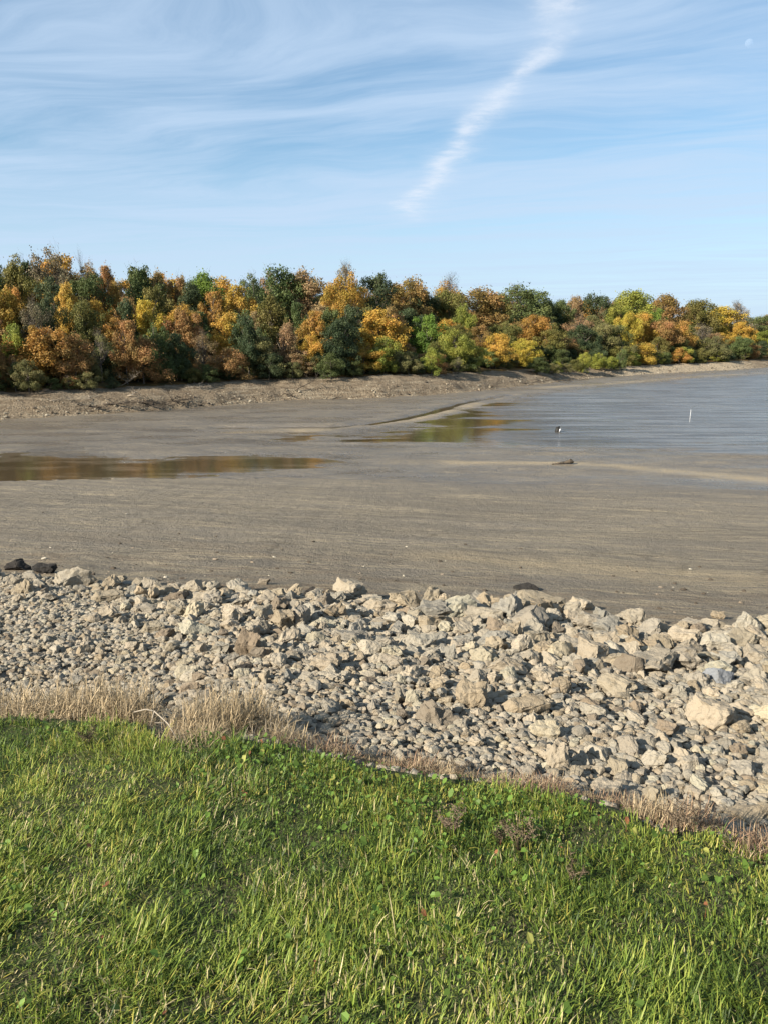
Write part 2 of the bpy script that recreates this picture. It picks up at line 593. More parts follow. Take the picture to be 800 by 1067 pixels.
# ------------------------------------------------------------------ ground sheet, cut into its materials
ang = np.concatenate([np.arange(-180, -44, 2.0), np.arange(-44, 44, 0.14), np.arange(44, 180.1, 2.0)])
ang = np.radians(ang)
rad = [0.03]
while rad[-1] < 2600:
    r_ = rad[-1]
    rad.append(r_ + max(0.02, r_ * (0.014 if r_ < 7 else 0.0062 if r_ < 110 else 0.009 if r_ < 210 else 0.03)))
rad = np.array(rad)
R_, A_ = np.meshgrid(rad, ang, indexing='ij')
GX, GY = (R_ * np.sin(A_)).ravel(), (R_ * np.cos(A_)).ravel()
GZ, g_ye, g_ym, g_ss, g_sd, g_gd = terrain(GX, GY, True)
nr, na = len(rad), len(ang)
ii = (np.arange(nr - 1)[:, None] * na + np.arange(na - 1)[None, :]).ravel()
QUADS = np.stack([ii, ii + 1, ii + na + 1, ii + na], 1)   # azimuth runs clockwise from +Y
QUADS = QUADS[:, ::-1]
fc = QUADS.mean(1)
f_y, f_ye, f_ym, f_ss = GY[QUADS].mean(1), g_ye[QUADS].mean(1), g_ym[QUADS].mean(1), g_ss[QUADS].mean(1)
cls = np.where(f_ss > 6, 4, np.where(f_ss > 0, 3, np.where(f_y < f_ye + 0.10, 0, np.where(f_y < f_ym + .12, 1, 2))))
dist = np.hypot(GX, GY)
wet = np.clip(np.exp(-np.maximum(GZ - 0.02, 0) / 0.45), 0, 1) * sstep(14, 30, dist)
wet = np.clip(wet + 0.25 * fbm(GX * .2, GY * .6, 3, 91) * sstep(14, 30, dist), 0, 1)
SAND1 = [on_plane(u, v, .5) for (u, v) in [(470, 476), (560, 476), (640, 478), (700, 484), (800, 492), (960, 500)]]
SAND2 = [on_plane(u, v, 0) for (u, v) in [(240, 452), (330, 449), (420, 441), (470, 429), (500, 421)]]
SAND3 = [on_plane(u, v, 0) for (u, v) in [(560, 405), (650, 399), (720, 393), (790, 389)]]
SAND4 = [on_plane(u, v, 3.2) for (u, v) in [(480, 590), (600, 600), (800, 625)]]
sand = np.zeros(len(GX))
for pts, w, k in ((SAND1, .75, 1.0), (SAND2, .8, .8), (SAND3, 1.4, .8), (SAND4, .9, .4)):
    sand = np.maximum(sand, k * np.exp(-(seg_dist(GX, GY, pts) / w) ** 2))
sand = np.clip(sand, 0, 1)
for k, nm, mt in ((0, "lawn_ground", M["soil"]), (1, "gravel_bank", M["gravel"]), (2, "mudflat", M["mud"]), (3, "far_shore", M["farbank"]), (4, "hill", M["hill"])):
    q = QUADS[cls == k]
    used, inv = np.unique(q, return_inverse=True)
    V = np.stack([GX, GY, GZ], 1)[used]
    me = mesh_np(nm, V, inv.reshape(q.shape), mt, True, {"wet": wet[used], "sand": sand[used], "shoreband": np.exp(-np.maximum(GY - g_ym, 0)[used] / 2.2)} if k == 2 else {"spit": sstep(41, 47, GX[used]) * sstep(92, 78, GX[used])} if k == 3 else None)
    tag(link(nm, me), kind="structure")

# water: one level sheet over every hollow of the lake bed
wm = (GZ < 0.03) & (GY > 25) & (g_ss < 2)
wq = QUADS[wm[QUADS].any(1)]
used, inv = np.unique(wq, return_inverse=True)
wx_ = GX[used]
rip = sstep(7.0, 17.0, wx_ - 0.05 * (GY[used] - 45) + 6 * fbm(wx_ * .06, GY[used] * .45, 4, 97))
me = mesh_np("water", np.stack([GX[used], GY[used], np.zeros(len(used))], 1), inv.reshape(wq.shape), M["water"], True, {"ripple": rip, "depth": np.maximum(-GZ[used], 0)})
tag(link("water", me), kind="structure")

# ------------------------------------------------------------------ rocks
def ico(sub):
    bm = bmesh.new()
    bmesh.ops.create_icosphere(bm, subdivisions=sub, radius=1)
    V = np.array([v.co[:] for v in bm.verts])
    F = np.array([[v.index for v in f.verts] for f in bm.faces])
    bm.free()
    return V, F


def n3(P, s, seed):
    return (fbm(P[:, 0] * s + 1.1, P[:, 1] * s, 3, seed) + fbm(P[:, 1] * s + 9.1, P[:, 2] * s + 2.2, 3, seed + 9) + fbm(P[:, 2] * s + 4.4, P[:, 0] * s + 7.7, 3, seed + 17)) * .45


def rock_shape(sub, seed, cuts=9, bump=.10):
    rg = np.random.default_rng(seed)
    V, F = ico(sub)
    P = V.copy()
    for _ in range(cuts):
        nrm = rg.normal(size=3)
        nrm /= np.linalg.norm(nrm)
        d = rg.uniform(.42, .82)
        s = P @ nrm
        over = np.maximum(s - d, 0)
        P = P - over[:, None] * nrm * .93
    r = 1 + bump * 2.4 * n3(V, 1.3, seed) + bump * 1.6 * n3(V, 3.5, seed + 3)
    P = P * r[:, None]
    if sub >= 4:
        P = P * (1 + .13 * n3(V, 7.5, seed + 5))[:, None]
    P -= (P.max(0) + P.min(0)) / 2
    P /= (P.max(0) - P.min(0)) / 2
    return P, F


BIG = [rock_shape(4, 100 + i, 9 + i % 4, .13 + .04 * (i % 3)) for i in range(14)]
BIGM = [mesh_np("stone", P, F, M["rock"], False) for P, F in BIG]
SMALL = [rock_shape(3, 300 + i, 11, .15) for i in range(14)]
TINY = [rock_shape(2, 400 + i, 7, .16) for i in range(14)]

PALE, TAN, GREY, DARK, CREAM, BROWN, BLUE = (.250, .214, .160), (.222, .182, .126), (.205, .182, .144), (.026, .023, .020), (.280, .245, .175), (.165, .132, .094), (.175, .177, .18)
# u, v, width px, height px, colour, short name (unique), what the label adds
LAND = [
 (17, 589, 26, 13, DARK, "black boulder at the mud edge", "low black boulder at the mud edge beyond the straw clump"),
 (46, 593, 22, 12, DARK, "black slab at the mud edge", "black slab at the mud edge beside the lone black boulder"),
 (24, 612, 24, 20, TAN, "round tan boulder", "round tan boulder just in front of the black boulders"),
 (74, 603, 40, 27, PALE, "rough heaped boulder", "big rough pale boulder heaped up beside the black slab"),
 (122, 604, 18, 9, TAN, "flat tan edge stone", "flat tan stone poking out at the mud edge past the heaped boulder"),
 (150, 606, 22, 9, DARK, "thin black edge stone", "thin black stone on the mud edge beside the flat tan stone"),
 (112, 622, 34, 15, TAN, "long tan stone", "long flat tan stone below the thin black edge stone"),
 (275, 606, 13, 8, BROWN, "small brown edge stone", "small dark brown stone alone on the mud above the blocky boulder"),
 (279, 625, 28, 19, PALE, "blocky pale boulder", "blocky pale boulder at the mud edge under the small brown stone"),
 (325, 619, 15, 17, DARK, "dark pointed stone", "dark pointed stone between the blocky and the dome boulder"),
 (364, 616, 34, 26, PALE, "dome boulder", "big dome shaped boulder with shaded flank on the mud edge"),
 (312, 638, 14, 25, PALE, "upright narrow stone", "narrow upright pale stone left of the flat white stone"),
 (339, 650, 23, 12, CREAM, "flat white stone", "flat whitish stone below the dome boulder"),
 (259, 670, 26, 36, BROWN, "tall brownish lump", "tall lumpy brownish rock above the tall dry grass clump"),
 (369, 671, 25, 19, CREAM, "yellowish bright boulder", "bright yellowish boulder in mid bank below the dome boulder"),
 (195, 702, 23, 18, CREAM, "cream stone by dry grass", "cream stone right behind the wide dry grass clump"),
 (233, 699, 22, 17, BROWN, "brown stone by dry grass", "brown stone behind the tall dry grass clump"),
 (254, 697, 20, 13, DARK, "charcoal stone", "charcoal coloured stone under the tall brownish lump"),
 (340, 692, 30, 22, PALE, "ragged pale block", "ragged pale block below the yellowish bright boulder"),
 (392, 633, 40, 18, PALE, "wide rough slab", "wide rough slab beside the dome boulder"),
 (449, 634, 22, 12, GREY, "grey wedge", "grey wedge stone at mud edge midway between dome and loaf boulders"),
 (505, 642, 42, 23, PALE, "great rough slab", "great rough slab just in front of the loaf boulder"),
 (556, 627, 60, 20, TAN, "long loaf boulder", "long loaf shaped boulder, widest of all, on the mud edge"),
 (547, 612, 24, 8, DARK, "dark stone on mud", "dark flat stone on the mud just beyond the loaf boulder"),
 (606, 630, 24, 15, PALE, "knobbly pale stone", "knobbly pale stone at the right end of the loaf boulder"),
 (558, 658, 29, 24, PALE, "squat pale boulder", "squat pale boulder standing below the loaf boulder"),
 (488, 676, 22, 20, CREAM, "undercut round stone", "round undercut stone below the great rough slab"),
 (470, 681, 12, 23, GREY, "grey upright sliver", "thin grey upright sliver touching the undercut round stone"),
 (526, 694, 42, 23, PALE, "tilted broad slab", "broad tilted slab right of the undercut round stone"),
 (491, 726, 29, 33, TAN, "leaning egg boulder", "leaning egg shaped boulder behind the brown triangular boulder"),
 (456, 746, 46, 30, BROWN, "brown triangular boulder", "large brown triangular boulder beside the dry grass fringe"),
 (430, 728, 15, 22, CREAM, "yellow leaning flake", "yellowish flake leaning behind the brown triangular boulder"),
 (568, 762, 31, 23, CREAM, "cream cap boulder", "cream boulder lying behind the standing boulder"),
 (583, 789, 25, 38, PALE, "standing boulder", "pale boulder standing on end with long black shadow by the lawn"),
 (547, 737, 50, 22, TAN, "long tan ledge", "long tan ledge beyond the cream cap boulder"),
 (619, 742, 26, 19, PALE, "square pale block", "square pale block beyond the standing boulder"),
 (712, 688, 44, 30, GREY, "great grey slab", "great smooth grey slab near the middle of the bank"),
 (751, 707, 29, 22, BLUE, "blue grey stone", "blue grey stone beside the great grey slab"),
 (746, 747, 46, 33, PALE, "smooth rounded boulder", "smooth rounded boulder among fine gravel below the blue grey stone"),
 (776, 668, 42, 25, TAN, "rough tan boulder", "rough tan boulder near mud edge above the blue grey stone"),
 (649, 642, 21, 16, PALE, "pale edge knob", "pale knob at the mud edge past the knobbly stone"),
 (657, 678, 24, 21, PALE, "pale cracked cube", "pale cracked cube left of the great grey slab"),
 (690, 655, 26, 15, TAN, "low tan stone", "low tan stone at the mud edge above the great grey slab"),
 (748, 641, 13, 9, TAN, "small tan mud stone", "small tan stone lying just out on the mud above the rough tan boulder"),
 (785, 704, 28, 18, PALE, "pale flat flag", "pale flat flag at the far end of the bank beside the blue grey stone"),
 (786, 848, 62, 24, TAN, "broad half buried slab", "broad half buried slab beside the reddish dry grass"),
 (797, 826, 14, 15, CREAM, "cream cobble", "cream cobble just above the broad half buried slab"),
 (600, 690, 26, 18, PALE, "chalky wedge", "chalky wedge between the tilted slab and the pale cracked cube"),
 (160, 655, 24, 16, TAN, "tan hump", "tan hump stone in the small stones above the dry grass"),
 (410, 690, 22, 18, GREY, "grey angular block", "grey angular block beyond the yellow leaning flake"),
]
ROCKS = []   # x, y, sx, sy, sz, rot, tilt, colour, mesh index, land index or -1


def stone_z(x, y): return tz(x, y)


grid = {}


def gkey(x, y): return (int(math.floor(x / .25)), int(math.floor(y / .25)))


def clear_at(x, y, r, k=.80):
    for i in range(gkey(x, y)[0] - 2, gkey(x, y)[0] + 3):
        for j in range(gkey(x, y)[1] - 2, gkey(x, y)[1] + 3):
            for (a, b, c) in grid.get((i, j), ()):
                if math.hypot(a - x, b - y) < (r + c) * k: return False
    return True


def occupy(x, y, r): grid.setdefault(gkey(x, y), []).append((x, y, r))


def jit(col, s=.16):
    f = 1 + random.uniform(-s, s)
    w = random.uniform(-.04, .04)
    return (max(.01, col[0] * f * (1 + w)), max(.01, col[1] * f), max(.01, col[2] * f * (1 - w)))


for i, (u, v, w, h, col, sh, lab) in enumerate(LAND):
    x, y, z = ground_hit(u, v + h * .38)
    dep = math.hypot(y, EYE - z)
    sx, sz = w / FPX * dep / 2, h / FPX * dep / 2
    sy = min(sx * .95, max(sz * 1.05, sx * .62))
    if sh == "broad half buried slab": sz *= .7
    y += sy * .5
    ROCKS.append((x, y, sx, sy, sz, random.choice((0, math.pi)) + random.uniform(-.15, .15), 0.0, col, i % len(BIGM), i))
    occupy(x, y, max(sx, sy) * .9)


def pick_col():
    r = random.random()
    return jit(PALE if r < .52 else TAN if r < .68 else GREY if r < .86 else CREAM if r < .93 else BROWN)


def bank_t(x, y):
    ye, ym = float(edge_y(x)), float(mud_y(x))
    return (y - ye) / (ym - ye), ye, ym


leftw = lambda x: float(sstep(-1.2, -3.2, np.array(x)))     # the stones are smaller at that end
def scatter(n, rmin, rmax, tfun, k, out, xr=(-8.5, 7.5)):
    for _ in range(n):
        x = random.uniform(*xr)
        ye, ym = float(edge_y(x)), float(mud_y(x))
        t = random.random()
        p = tfun(t, x)
        if random.random() > p: continue
        y = ye + .1 + t * (ym - ye - .02)
        r = (rmin + (rmax - rmin) * random.random() ** 1.8) * (.50 + .50 * t) * (1 - .30 * leftw(x)) * (1 + .35 * float(fbm(np.array(x * .8), np.array(y * .8), 2, 77)))
        if not clear_at(x, y, r, k): continue
        occupy(x, y, r)
        out.append((x, y, r))


mid = []
scatter(1000, .105, .18, lambda t, x: sstep(.30, .95, t) * (1 - .70 * leftw(x)), .80, mid)
scatter(3500, .07, .115, lambda t, x: min(1, .02 + .75 * t) * (1 - .4 * leftw(x)), .78, mid)
scatter(9000, .045, .08, lambda t, x: min(1, .15 + t * 1.2), .72, mid)
small = []
scatter(26000, .026, .056, lambda t, x: 1, .64, small)
for (x, y, r) in mid:
    a = random.uniform(.75, 1.25)
    ROCKS.append((x, y, r * a, r / a, r * random.uniform(.6, 1.05), random.uniform(0, 6.28), random.uniform(-.45, .45), pick_col(), random.randrange(len(BIGM)), -1))

rock_info = []
for k, (x, y, sx, sy, sz, rz, tl, col, mi, li) in enumerate(ROCKS):
    z = tz(x, y)
    u, v = project(x, y, z + sz * .3)
    dep = y * CP - (z - EYE) * SP
    px = (sx * sz) * (FPX / dep) ** 2 if (-5 < u < 805 and dep > 1) else 0
    rock_info.append((px if li < 0 else 1e9 + px, k, u, v, z))
rock_info.sort(reverse=True)
chosen = rock_info[:300]
rest = rock_info[300:]

# descriptions: landmarks by hand, then the stones touching a landmark, then by zone
labels = {}
pos2 = {k: (u, v) for (_, k, u, v, _) in chosen}
lm = [k for k in pos2 if ROCKS[k][9] >= 0]
def shape_word(k):
    _, _, sx, sy, sz, *_ = ROCKS[k]
    w = max(sx, sy)
    if sz < .62 * w: return "flat"
    if max(sx, sy) > 1.35 * min(sx, sy): return "oblong"
    return "chunky"
def tone_word(k):
    c = ROCKS[k][7]
    lum, warm = sum(c) / 3, c[0] / max(c[2], .01)
    return "dark" if lum < .1 else "pale" if (lum > .203) else "brownish" if warm > 1.55 else "greyish"
for k in lm: labels[k] = LAND[ROCKS[k][9]][6]
REL = (("just beyond", lambda du, dv: dv < 0 and abs(dv) > abs(du) * .7), ("just in front of", lambda du, dv: dv > 0 and abs(dv) > abs(du) * .7),
       ("just left of", lambda du, dv: du < 0 and abs(du) >= abs(dv)), ("just right of", lambda du, dv: du > 0 and abs(du) >= abs(dv)))
cand = []
for k in pos2:
    if k in labels: continue
    for L in lm:
        du, dv = pos2[k][0] - pos2[L][0], pos2[k][1] - pos2[L][1]
        for rel, test in REL:
            if test(du, dv): cand.append((math.hypot(du, dv), k, L, rel)); break
cand.sort()
usedrel = set()
for d_, k, L, rel in cand:
    if k in labels or (L, rel) in usedrel or d_ > 75: continue
    usedrel.add((L, rel))
    labels[k] = "%s %s stone %s the %s" % (tone_word(k), shape_word(k), rel, LAND[ROCKS[L][9]][5])
def zone(k):
    u, v = pos2[k]
    x, y = ROCKS[k][:2]
    t = bank_t(x, y)[0]
    a = "behind the wide dry grass" if u < 150 else "behind the tall dry grass" if u < 300 else "beyond the brown dry fringe" if u < 450 else "behind the standing boulder" if u < 620 else "near the great grey slab"
    b = "upper" if t < .45 else "middle" if t < .75 else "mud side"
    return a, b
for k in pos2:
    if k not in labels:
        a, b = zone(k)
        labels[k] = "%s %s stone on the %s bank %s" % (tone_word(k), shape_word(k), b, a)

for (_, k, u, v, z) in chosen:
    x, y, sx, sy, sz, rz, tl, col, mi, li = ROCKS[k]
    lift = .42 if li >= 0 else random.uniform(.40, .80)
    nm = "boulder" if li >= 0 and max(sx, sy) > .1 else "stone"
    o = link(nm, BIGM[mi], None, (x, y, z + sz * lift), (tl, tl * .6 if li < 0 else 0, rz), (sx * 1.12, sy * 1.12, sz * (1.25 if li >= 0 else 1.05)))
    o.color = (*(jit(col, .07) if li >= 0 else col), 1)
    tag(o, labels[k], nm, "loose rocks on the stony bank")

SV, SF, SCOL, nv = [], [], [], 0
def add_stone(x, y, z, s, rz, tl, col, src):
    global nv
    P, F = src[random.randrange(len(src))]
    R = np.array((Matrix.Rotation(rz, 3, 'Z') @ Matrix.Rotation(tl, 3, 'X') @ Matrix.Rotation(random.choice((0, 1.57, 3.14)), 3, 'Y')))
    V = (P @ R.T) * np.array(s) + np.array((x, y, z))
    SV.append(V); SF.append(F + nv); SCOL.append(np.broadcast_to(np.array(col), (len(V), 3)))
    nv += len(V)
for (_, k, u, v, z) in rest:
    x, y, sx, sy, sz, rz, tl, col, mi, li = ROCKS[k]
    add_stone(x, y, z + sz * random.uniform(.35, .85), (sx, sy, sz), rz, tl, col, SMALL)
sm = np.array([(x, y) for (x, y, r) in small])
smz = terrain(sm[:, 0], sm[:, 1])
for (x, y, r), z in zip(small, smz):
    add_stone(x, y, z + r * random.uniform(.3, .8), (r * random.uniform(.85, 1.5), r * random.uniform(.75, 1.05), r * random.uniform(.5, .95)), random.uniform(0, 6.28), random.uniform(-.7, .7), pick_col(), SMALL if r > .044 else TINY)
# fine gravel between them
nf = 34000
fx = RNG.uniform(-6.5, 5.8, nf)
ft = RNG.random(nf) ** 1.25
fye, fym = edge_y(fx), mud_y(fx)
fy = fye + .06 + ft * (fym - fye)
fz = terrain(fx, fy)
fr = RNG.uniform(.009, .026, nf) * (1 + .5 * ft)
for x, y, z, r in zip(fx, fy, fz, fr):
    add_stone(x, y, z + r * .5, (r * 1.1, r, r * .8), random.uniform(0, 6.28), random.uniform(-.6, .6), pick_col(), TINY)
me = mesh_np("crushed_stone", np.concatenate(SV), np.concatenate(SF), M["stone"], False, {"col": np.concatenate(SCOL)})
tag(link("crushed_stone", me), "pale crushed stone and gravel covering the bank between the larger rocks", "gravel", kind="stuff")

# clods and shells lying on the drying mud
SV, SF, SCOL, nv = [], [], [], 0
nc = 800
cx = RNG.uniform(-9, 9, nc)
cy = mud_y(cx) + .05 + RNG.gamma(.8, 2.6, nc)
cz = terrain(cx, cy)
for x, y, z in zip(cx, cy, cz):
    r = .006 + .024 * random.random() ** 4
    col = (.07, .055, .04) if random.random() < .62 else (.20, .16, .115) if random.random() < .75 else (.36, .32, .25)
    add_stone(x, y, z + r * .3, (r * random.uniform(.9, 1.7), r, r * .7), random.uniform(0, 6.28), 0, col, TINY)
me = mesh_np("mud_debris", np.concatenate(SV), np.concatenate(SF), M["stone"], False, {"col": np.concatenate(SCOL)})
tag(link("mud_debris", me), "dark clods, pebbles and shell bits scattered over the drying mud", "debris", kind="stuff")

# rubble along the foot of the far shore
SV, SF, SCOL, nv = [], [], [], 0
spots = []
for _ in range(3000):
    off = random.gammavariate(1.0, .8)
    if off < 6: spots.append(at_offset(random.uniform(-60, 860), off))
spots = np.array(spots)
for (x, y), z in zip(spots, terrain(spots[:, 0], spots[:, 1])):
    k = random.random()
    r = random.uniform(.025, .06) * (1 + 2.2 * random.random() ** 14) * (y / 80) ** .5
    col = jit((.27, .23, .17) if k < .45 else (.16, .125, .09) if k < .75 else (.05, .04, .03))
    add_stone(x, y, z + r * .2, (r * 1.3, r, r * .8), random.uniform(0, 6.28), random.uniform(-.4, .4), col, TINY)
me = mesh_np("shore_rubble", np.concatenate(SV), np.concatenate(SF), M["stone"], False, {"col": np.concatenate(SCOL)})
tag(link("shore_rubble", me), "broken stones and clods strewn along the exposed far shore below the wood", "rubble", kind="stuff")

# ------------------------------------------------------------------ grass
def blades(x, y, z, L, W, head, lean, curl, col, seg=3):
    """ribbons that rise, lean towards head and droop; all arrays of the same length"""
    n = len(x)
    side = np.stack([-np.sin(head + 1.57 * 0), np.cos(head), np.zeros(n)], 1)
    fwd = np.stack([np.cos(head), np.sin(head), np.zeros(n)], 1)
    V = np.zeros((n, seg * 2 + 1, 3))
    p = np.stack([x, y, z], 1)
    a = lean.copy()
    step = L / seg
    for i in range(seg + 1):
        if i < seg:
            w = W * (1 - .25 * i / seg) * (1 if i else .8)
            V[:, 2 * i] = p - side * w[:, None] * .5
            V[:, 2 * i + 1] = p + side * w[:, None] * .5
        else:
            V[:, 2 * i] = p
        p = p + step[:, None] * (np.sin(a)[:, None] * fwd + np.cos(a)[:, None] * np.array([0, 0, 1.0]))
        a = a + curl / seg
    k = seg * 2 + 1
    base = (np.arange(n) * k)[:, None]
    Q = np.concatenate([base + np.array([2 * i, 2 * i + 1, 2 * i + 3, 2 * i + 2]) for i in range(seg - 1)])
    T = base + np.array([2 * seg - 2, 2 * seg - 1, 2 * seg])
    cc = np.repeat(col[:, None, :], k, 1)
    return V.reshape(-1, 3), Q, T, cc.reshape(-1, 3)


def edge_dist(x, y): return (edge_y(x) - y) * .95


n = 520000
y = .75 + 3.9 * RNG.random(n) ** .85
x = RNG.uniform(-1, 1, n) * (.62 * y + .75)
d = edge_dist(x, y)
keep = (d > .015 + .05 * RNG.random(n)) & (y < 4.6)
clump = fbm(x * 5.5, y * 5.5, 3, 121)
keep &= RNG.random(n) < np.clip(.80 + 1.0 * clump, .40, 1)
x, y, d, clump = x[keep], y[keep], d[keep], clump[keep]
n = len(x)
z = lawn_z(x, y) - .003
big = fbm(x * 1.6, y * 1.6, 3, 131)
L = RNG.gamma(4, 1 / 4, n) * (.031 + .026 * clump) * (1 + .30 * sstep(2.3, 1.5, y))
L = np.clip(L, .014, .16)
W = RNG.uniform(.0018, .0042, n)
flow = 1.1 + 1.6 * fbm(x * .9, y * .9, 2, 141) + 1.2 * fbm(x * 3.5, y * 3.5, 2, 143)
head = np.where(RNG.random(n) < .38, flow + RNG.normal(0, .6, n), RNG.uniform(0, 6.28, n))
lean = np.abs(RNG.normal(.78, .45, n))
curl = RNG.normal(.6, .6, n)
G1, G2, G3, G4, ST, YG = [np.array(c) for c in ((.084, .130, .021), (.150, .203, .030), (.24, .275, .050), (.042, .070, .015), (.44, .37, .19), (.32, .285, .060))]
pk = RNG.random(n) + .55 * big + .25 * clump
col = np.where((pk < .2)[:, None], G4, np.where((pk < .5)[:, None], G1, np.where((pk < .78)[:, None], G2, G3)))
yel = RNG.random(n) < np.clip(.10 + .35 * fbm(x * 2.4, y * 2.4, 3, 151), .02, .5)
col = np.where(yel[:, None], YG, col)
st = RNG.random(n) < np.clip(.05 + .22 * fbm(x * 3.1, y * 3.1, 3, 161), .012, .3)
col = np.where(st[:, None], ST, col)
col = col * RNG.uniform(.75, 1.3, n)[:, None]
V, Q, T, cc = blades(x, y, z, L, W, head, lean, curl, col, 3)
tag(link("lawn_grass", mesh_np("lawn_grass", V, [Q, T], M["grass"], False, {"col": cc})),
    "short green lawn grass with yellowed and straw coloured blades", "grass", kind="stuff")

# clover and low broad-leaved weeds, thick along the top of the bank
n = 26000
y = .9 + 3.5 * RNG.random(n)
x = RNG.uniform(-1, 1, n) * (.6 * y + .6)
d = edge_dist(x, y)
dens = np.exp(-np.maximum(d - .22, 0) / .22) * sstep(-1.05, -.4, x) * (1 - .72 * sstep(.35, .9, x)) + .03 + .5 * np.clip(fbm(x * 2, y * 2, 3, 171) - .15, 0, 1)
keep = (d > .03) & (RNG.random(n) < dens)
x, y, d = x[keep], y[keep], d[keep]
n = len(x)
z0 = lawn_z(x, y)
hgt = RNG.uniform(.02, .065, n)
r = .0045 + .010 * RNG.random(n) ** 1.8
hd = RNG.uniform(0, 6.28, n)
til = RNG.normal(0, .45, n)
til2 = RNG.normal(0, .45, n)
th = np.array([0, 1.05, 2.1, 3.14, 4.19, 5.24])
sh = np.array([1.25, .95, .85, .55, .85, .95])
V = np.zeros((n, 9, 3))
for k in range(6):
    lx, ly = r * sh[k] * np.cos(th[k]), r * sh[k] * np.sin(th[k]) * .9
    lz = np.abs(ly) * .35 + lx * til + ly * til2
    V[:, k, 0] = x + lx * np.cos(hd) - ly * np.sin(hd)
    V[:, k, 1] = y + lx * np.sin(hd) + ly * np.cos(hd)
    V[:, k, 2] = z0 + hgt + lz
V[:, 6] = np.stack([x - .0012, y, z0], 1); V[:, 7] = np.stack([x + .0012, y, z0], 1); V[:, 8] = np.stack([x, y, z0 + hgt], 1)
b = (np.arange(n) * 9)[:, None]
Q = np.concatenate([b + np.array([0, 1, 2, 3]), b + np.array([0, 3, 4, 5])])
T = b + np.array([6, 7, 8])
cl = np.array([.095, .155, .026]) * RNG.uniform(.6, 1.5, n)[:, None] * np.array([1, 1, 1])
yl = RNG.random(n) < .12
cl = np.where(yl[:, None], np.array([.22, .22, .05]) * RNG.uniform(.7, 1.3, n)[:, None], cl)
rd = RNG.random(n) < .025
cl = np.where(rd[:, None], np.array([.22, .09, .04]) * RNG.uniform(.7, 1.3, n)[:, None], cl)
tag(link("clover_patch", mesh_np("clover_patch", V.reshape(-1, 3), [Q, T], M["grass"], False, {"col": np.repeat(cl, 9, 0)})),
    "low clover and broad leaved weeds along the top of the stony bank", "weeds", kind="stuff")

# ------------------------------------------------------------------ dry grass clumps along the edge
STRAW, RED, GREYST, BUFF = np.array((.40, .31, .19)), np.array((.25, .160, .098)), np.array((.34, .28, .20)), np.array((.34, .26, .15))
def dry_mesh(seed, n, R, hmin, hmax, base, flat, alt=None):
    g = np.random.default_rng(seed)
    n = int(n * 1.5)
    a, rr = g.uniform(0, 6.28, n), R * np.sqrt(g.random(n))
    x, y = rr * np.cos(a) * 1.35, rr * np.sin(a) * .8
    L = g.uniform(hmin, hmax, n) * (1 - .35 * rr / R)
    W = g.uniform(.0016, .0044, n)
    head = a + g.normal(0, 1.8, n)
    lean = np.abs(g.normal(.38 + .9 * flat, .62, n))
    curl = g.normal(.8 + .5 * flat, 1.5, n)
    col = base * g.uniform(.35, 1.35, n)[:, None]
    if alt is not None:
        s = g.random(n) < .3
        col = np.where(s[:, None], alt * g.uniform(.6, 1.3, n)[:, None], col)
    V, Q, T, cc = blades(x, y, np.zeros(n) - .02, L, W, head, lean, curl, col, 4)
    return mesh_np("dry_grass", V, [Q, T], M["dry"], False, {"col": cc})
DRY = dict(tall=dry_mesh(1, 800, .15, .08, .27, STRAW, .42, BUFF), mat=dry_mesh(2, 800, .18, .08, .2, STRAW, 1.0, BUFF), grey=dry_mesh(3, 620, .13, .06, .20, BUFF, .5, GREYST),
           red=dry_mesh(4, 620, .14, .07, .17, RED, .55, STRAW), low=dry_mesh(5, 480, .13, .05, .12, BUFF, .7, RED), stalk=dry_mesh(6, 70, .16, .22, .36, STRAW, .02, BUFF))
DG = [
 (12, 738, "mat", 1.1, "flattened straw mat where the grass edge meets the frame beside the stones"), (42, 740, "mat", 1.1, "flattened straw mat below the thin upright straw stalks"),
 (75, 738, "mat", 1.1, "flattened straw mat between the stalks and the rounded straw clump"), (48, 726, "stalk", .85, "thin sparse straw stalks standing against the dark bank shadow"),
 (84, 727, "stalk", .8, "few short straw stalks beside the rounded straw clump"), (14, 728, "stalk", .7, "sparse bent stalks nearest the frame edge on the straw mat"),
 (112, 732, "tall", 1.1, "big rounded straw clump left of the fallen twig"), (128, 742, "tall", .8, "ragged straw clump just left of the dark hollow"),
  (98, 745, "mat", .9, "low straw fringe under the big rounded clump"),
 (212, 756, "tall", .95, "pale straw tussock right of the dark hollow"), (236, 742, "tall", 1.05, "tallest feathery straw clump behind the green weeds"),
 (262, 748, "grey", 1.0, "greyish feathery clump right of the tallest straw clump"), (205, 775, "mat", .7, "spilled straw on the lawn below the fallen twig"),
 (285, 766, "grey", .9, "grey brown dry clump below the charcoal stone"), 
 (335, 778, "red", .8, "reddish dry tangle standing against the fine gravel"), (378, 786, "low", .85, "buff and reddish fringe left of the brown triangular boulder"),
  (428, 793, "red", .75, "reddish dead clump in front of the brown triangular boulder"),
  (486, 802, "low", .7, "dark brown dry fringe below the leaning egg boulder"),
  
  
 (405, 790, "low", .7, "low matted brown stalks between the buff fringe and the reddish dead clump"), (455, 797, "mat", .5, "matted beige straw just below the brown triangular boulder"),
 (525, 815, "low", .65, "low brown scraps below the cream cap boulder"), (565, 823, "red", .6, "russet scraps at the foot of the standing boulder"), (610, 829, "low", .6, "short brown stubble right of the standing boulder"),
 (655, 838, "red", .75, "tall reddish clump leading the red dry patch"), (690, 846, "tall", .6, "straw coloured clump inside the red dry patch"),
 (715, 856, "red", .9, "widest reddish clump beside the shaded gap in the bank"), 
  (797, 888, "red", .7, "red brown tuft where the lawn edge leaves the frame"),
]
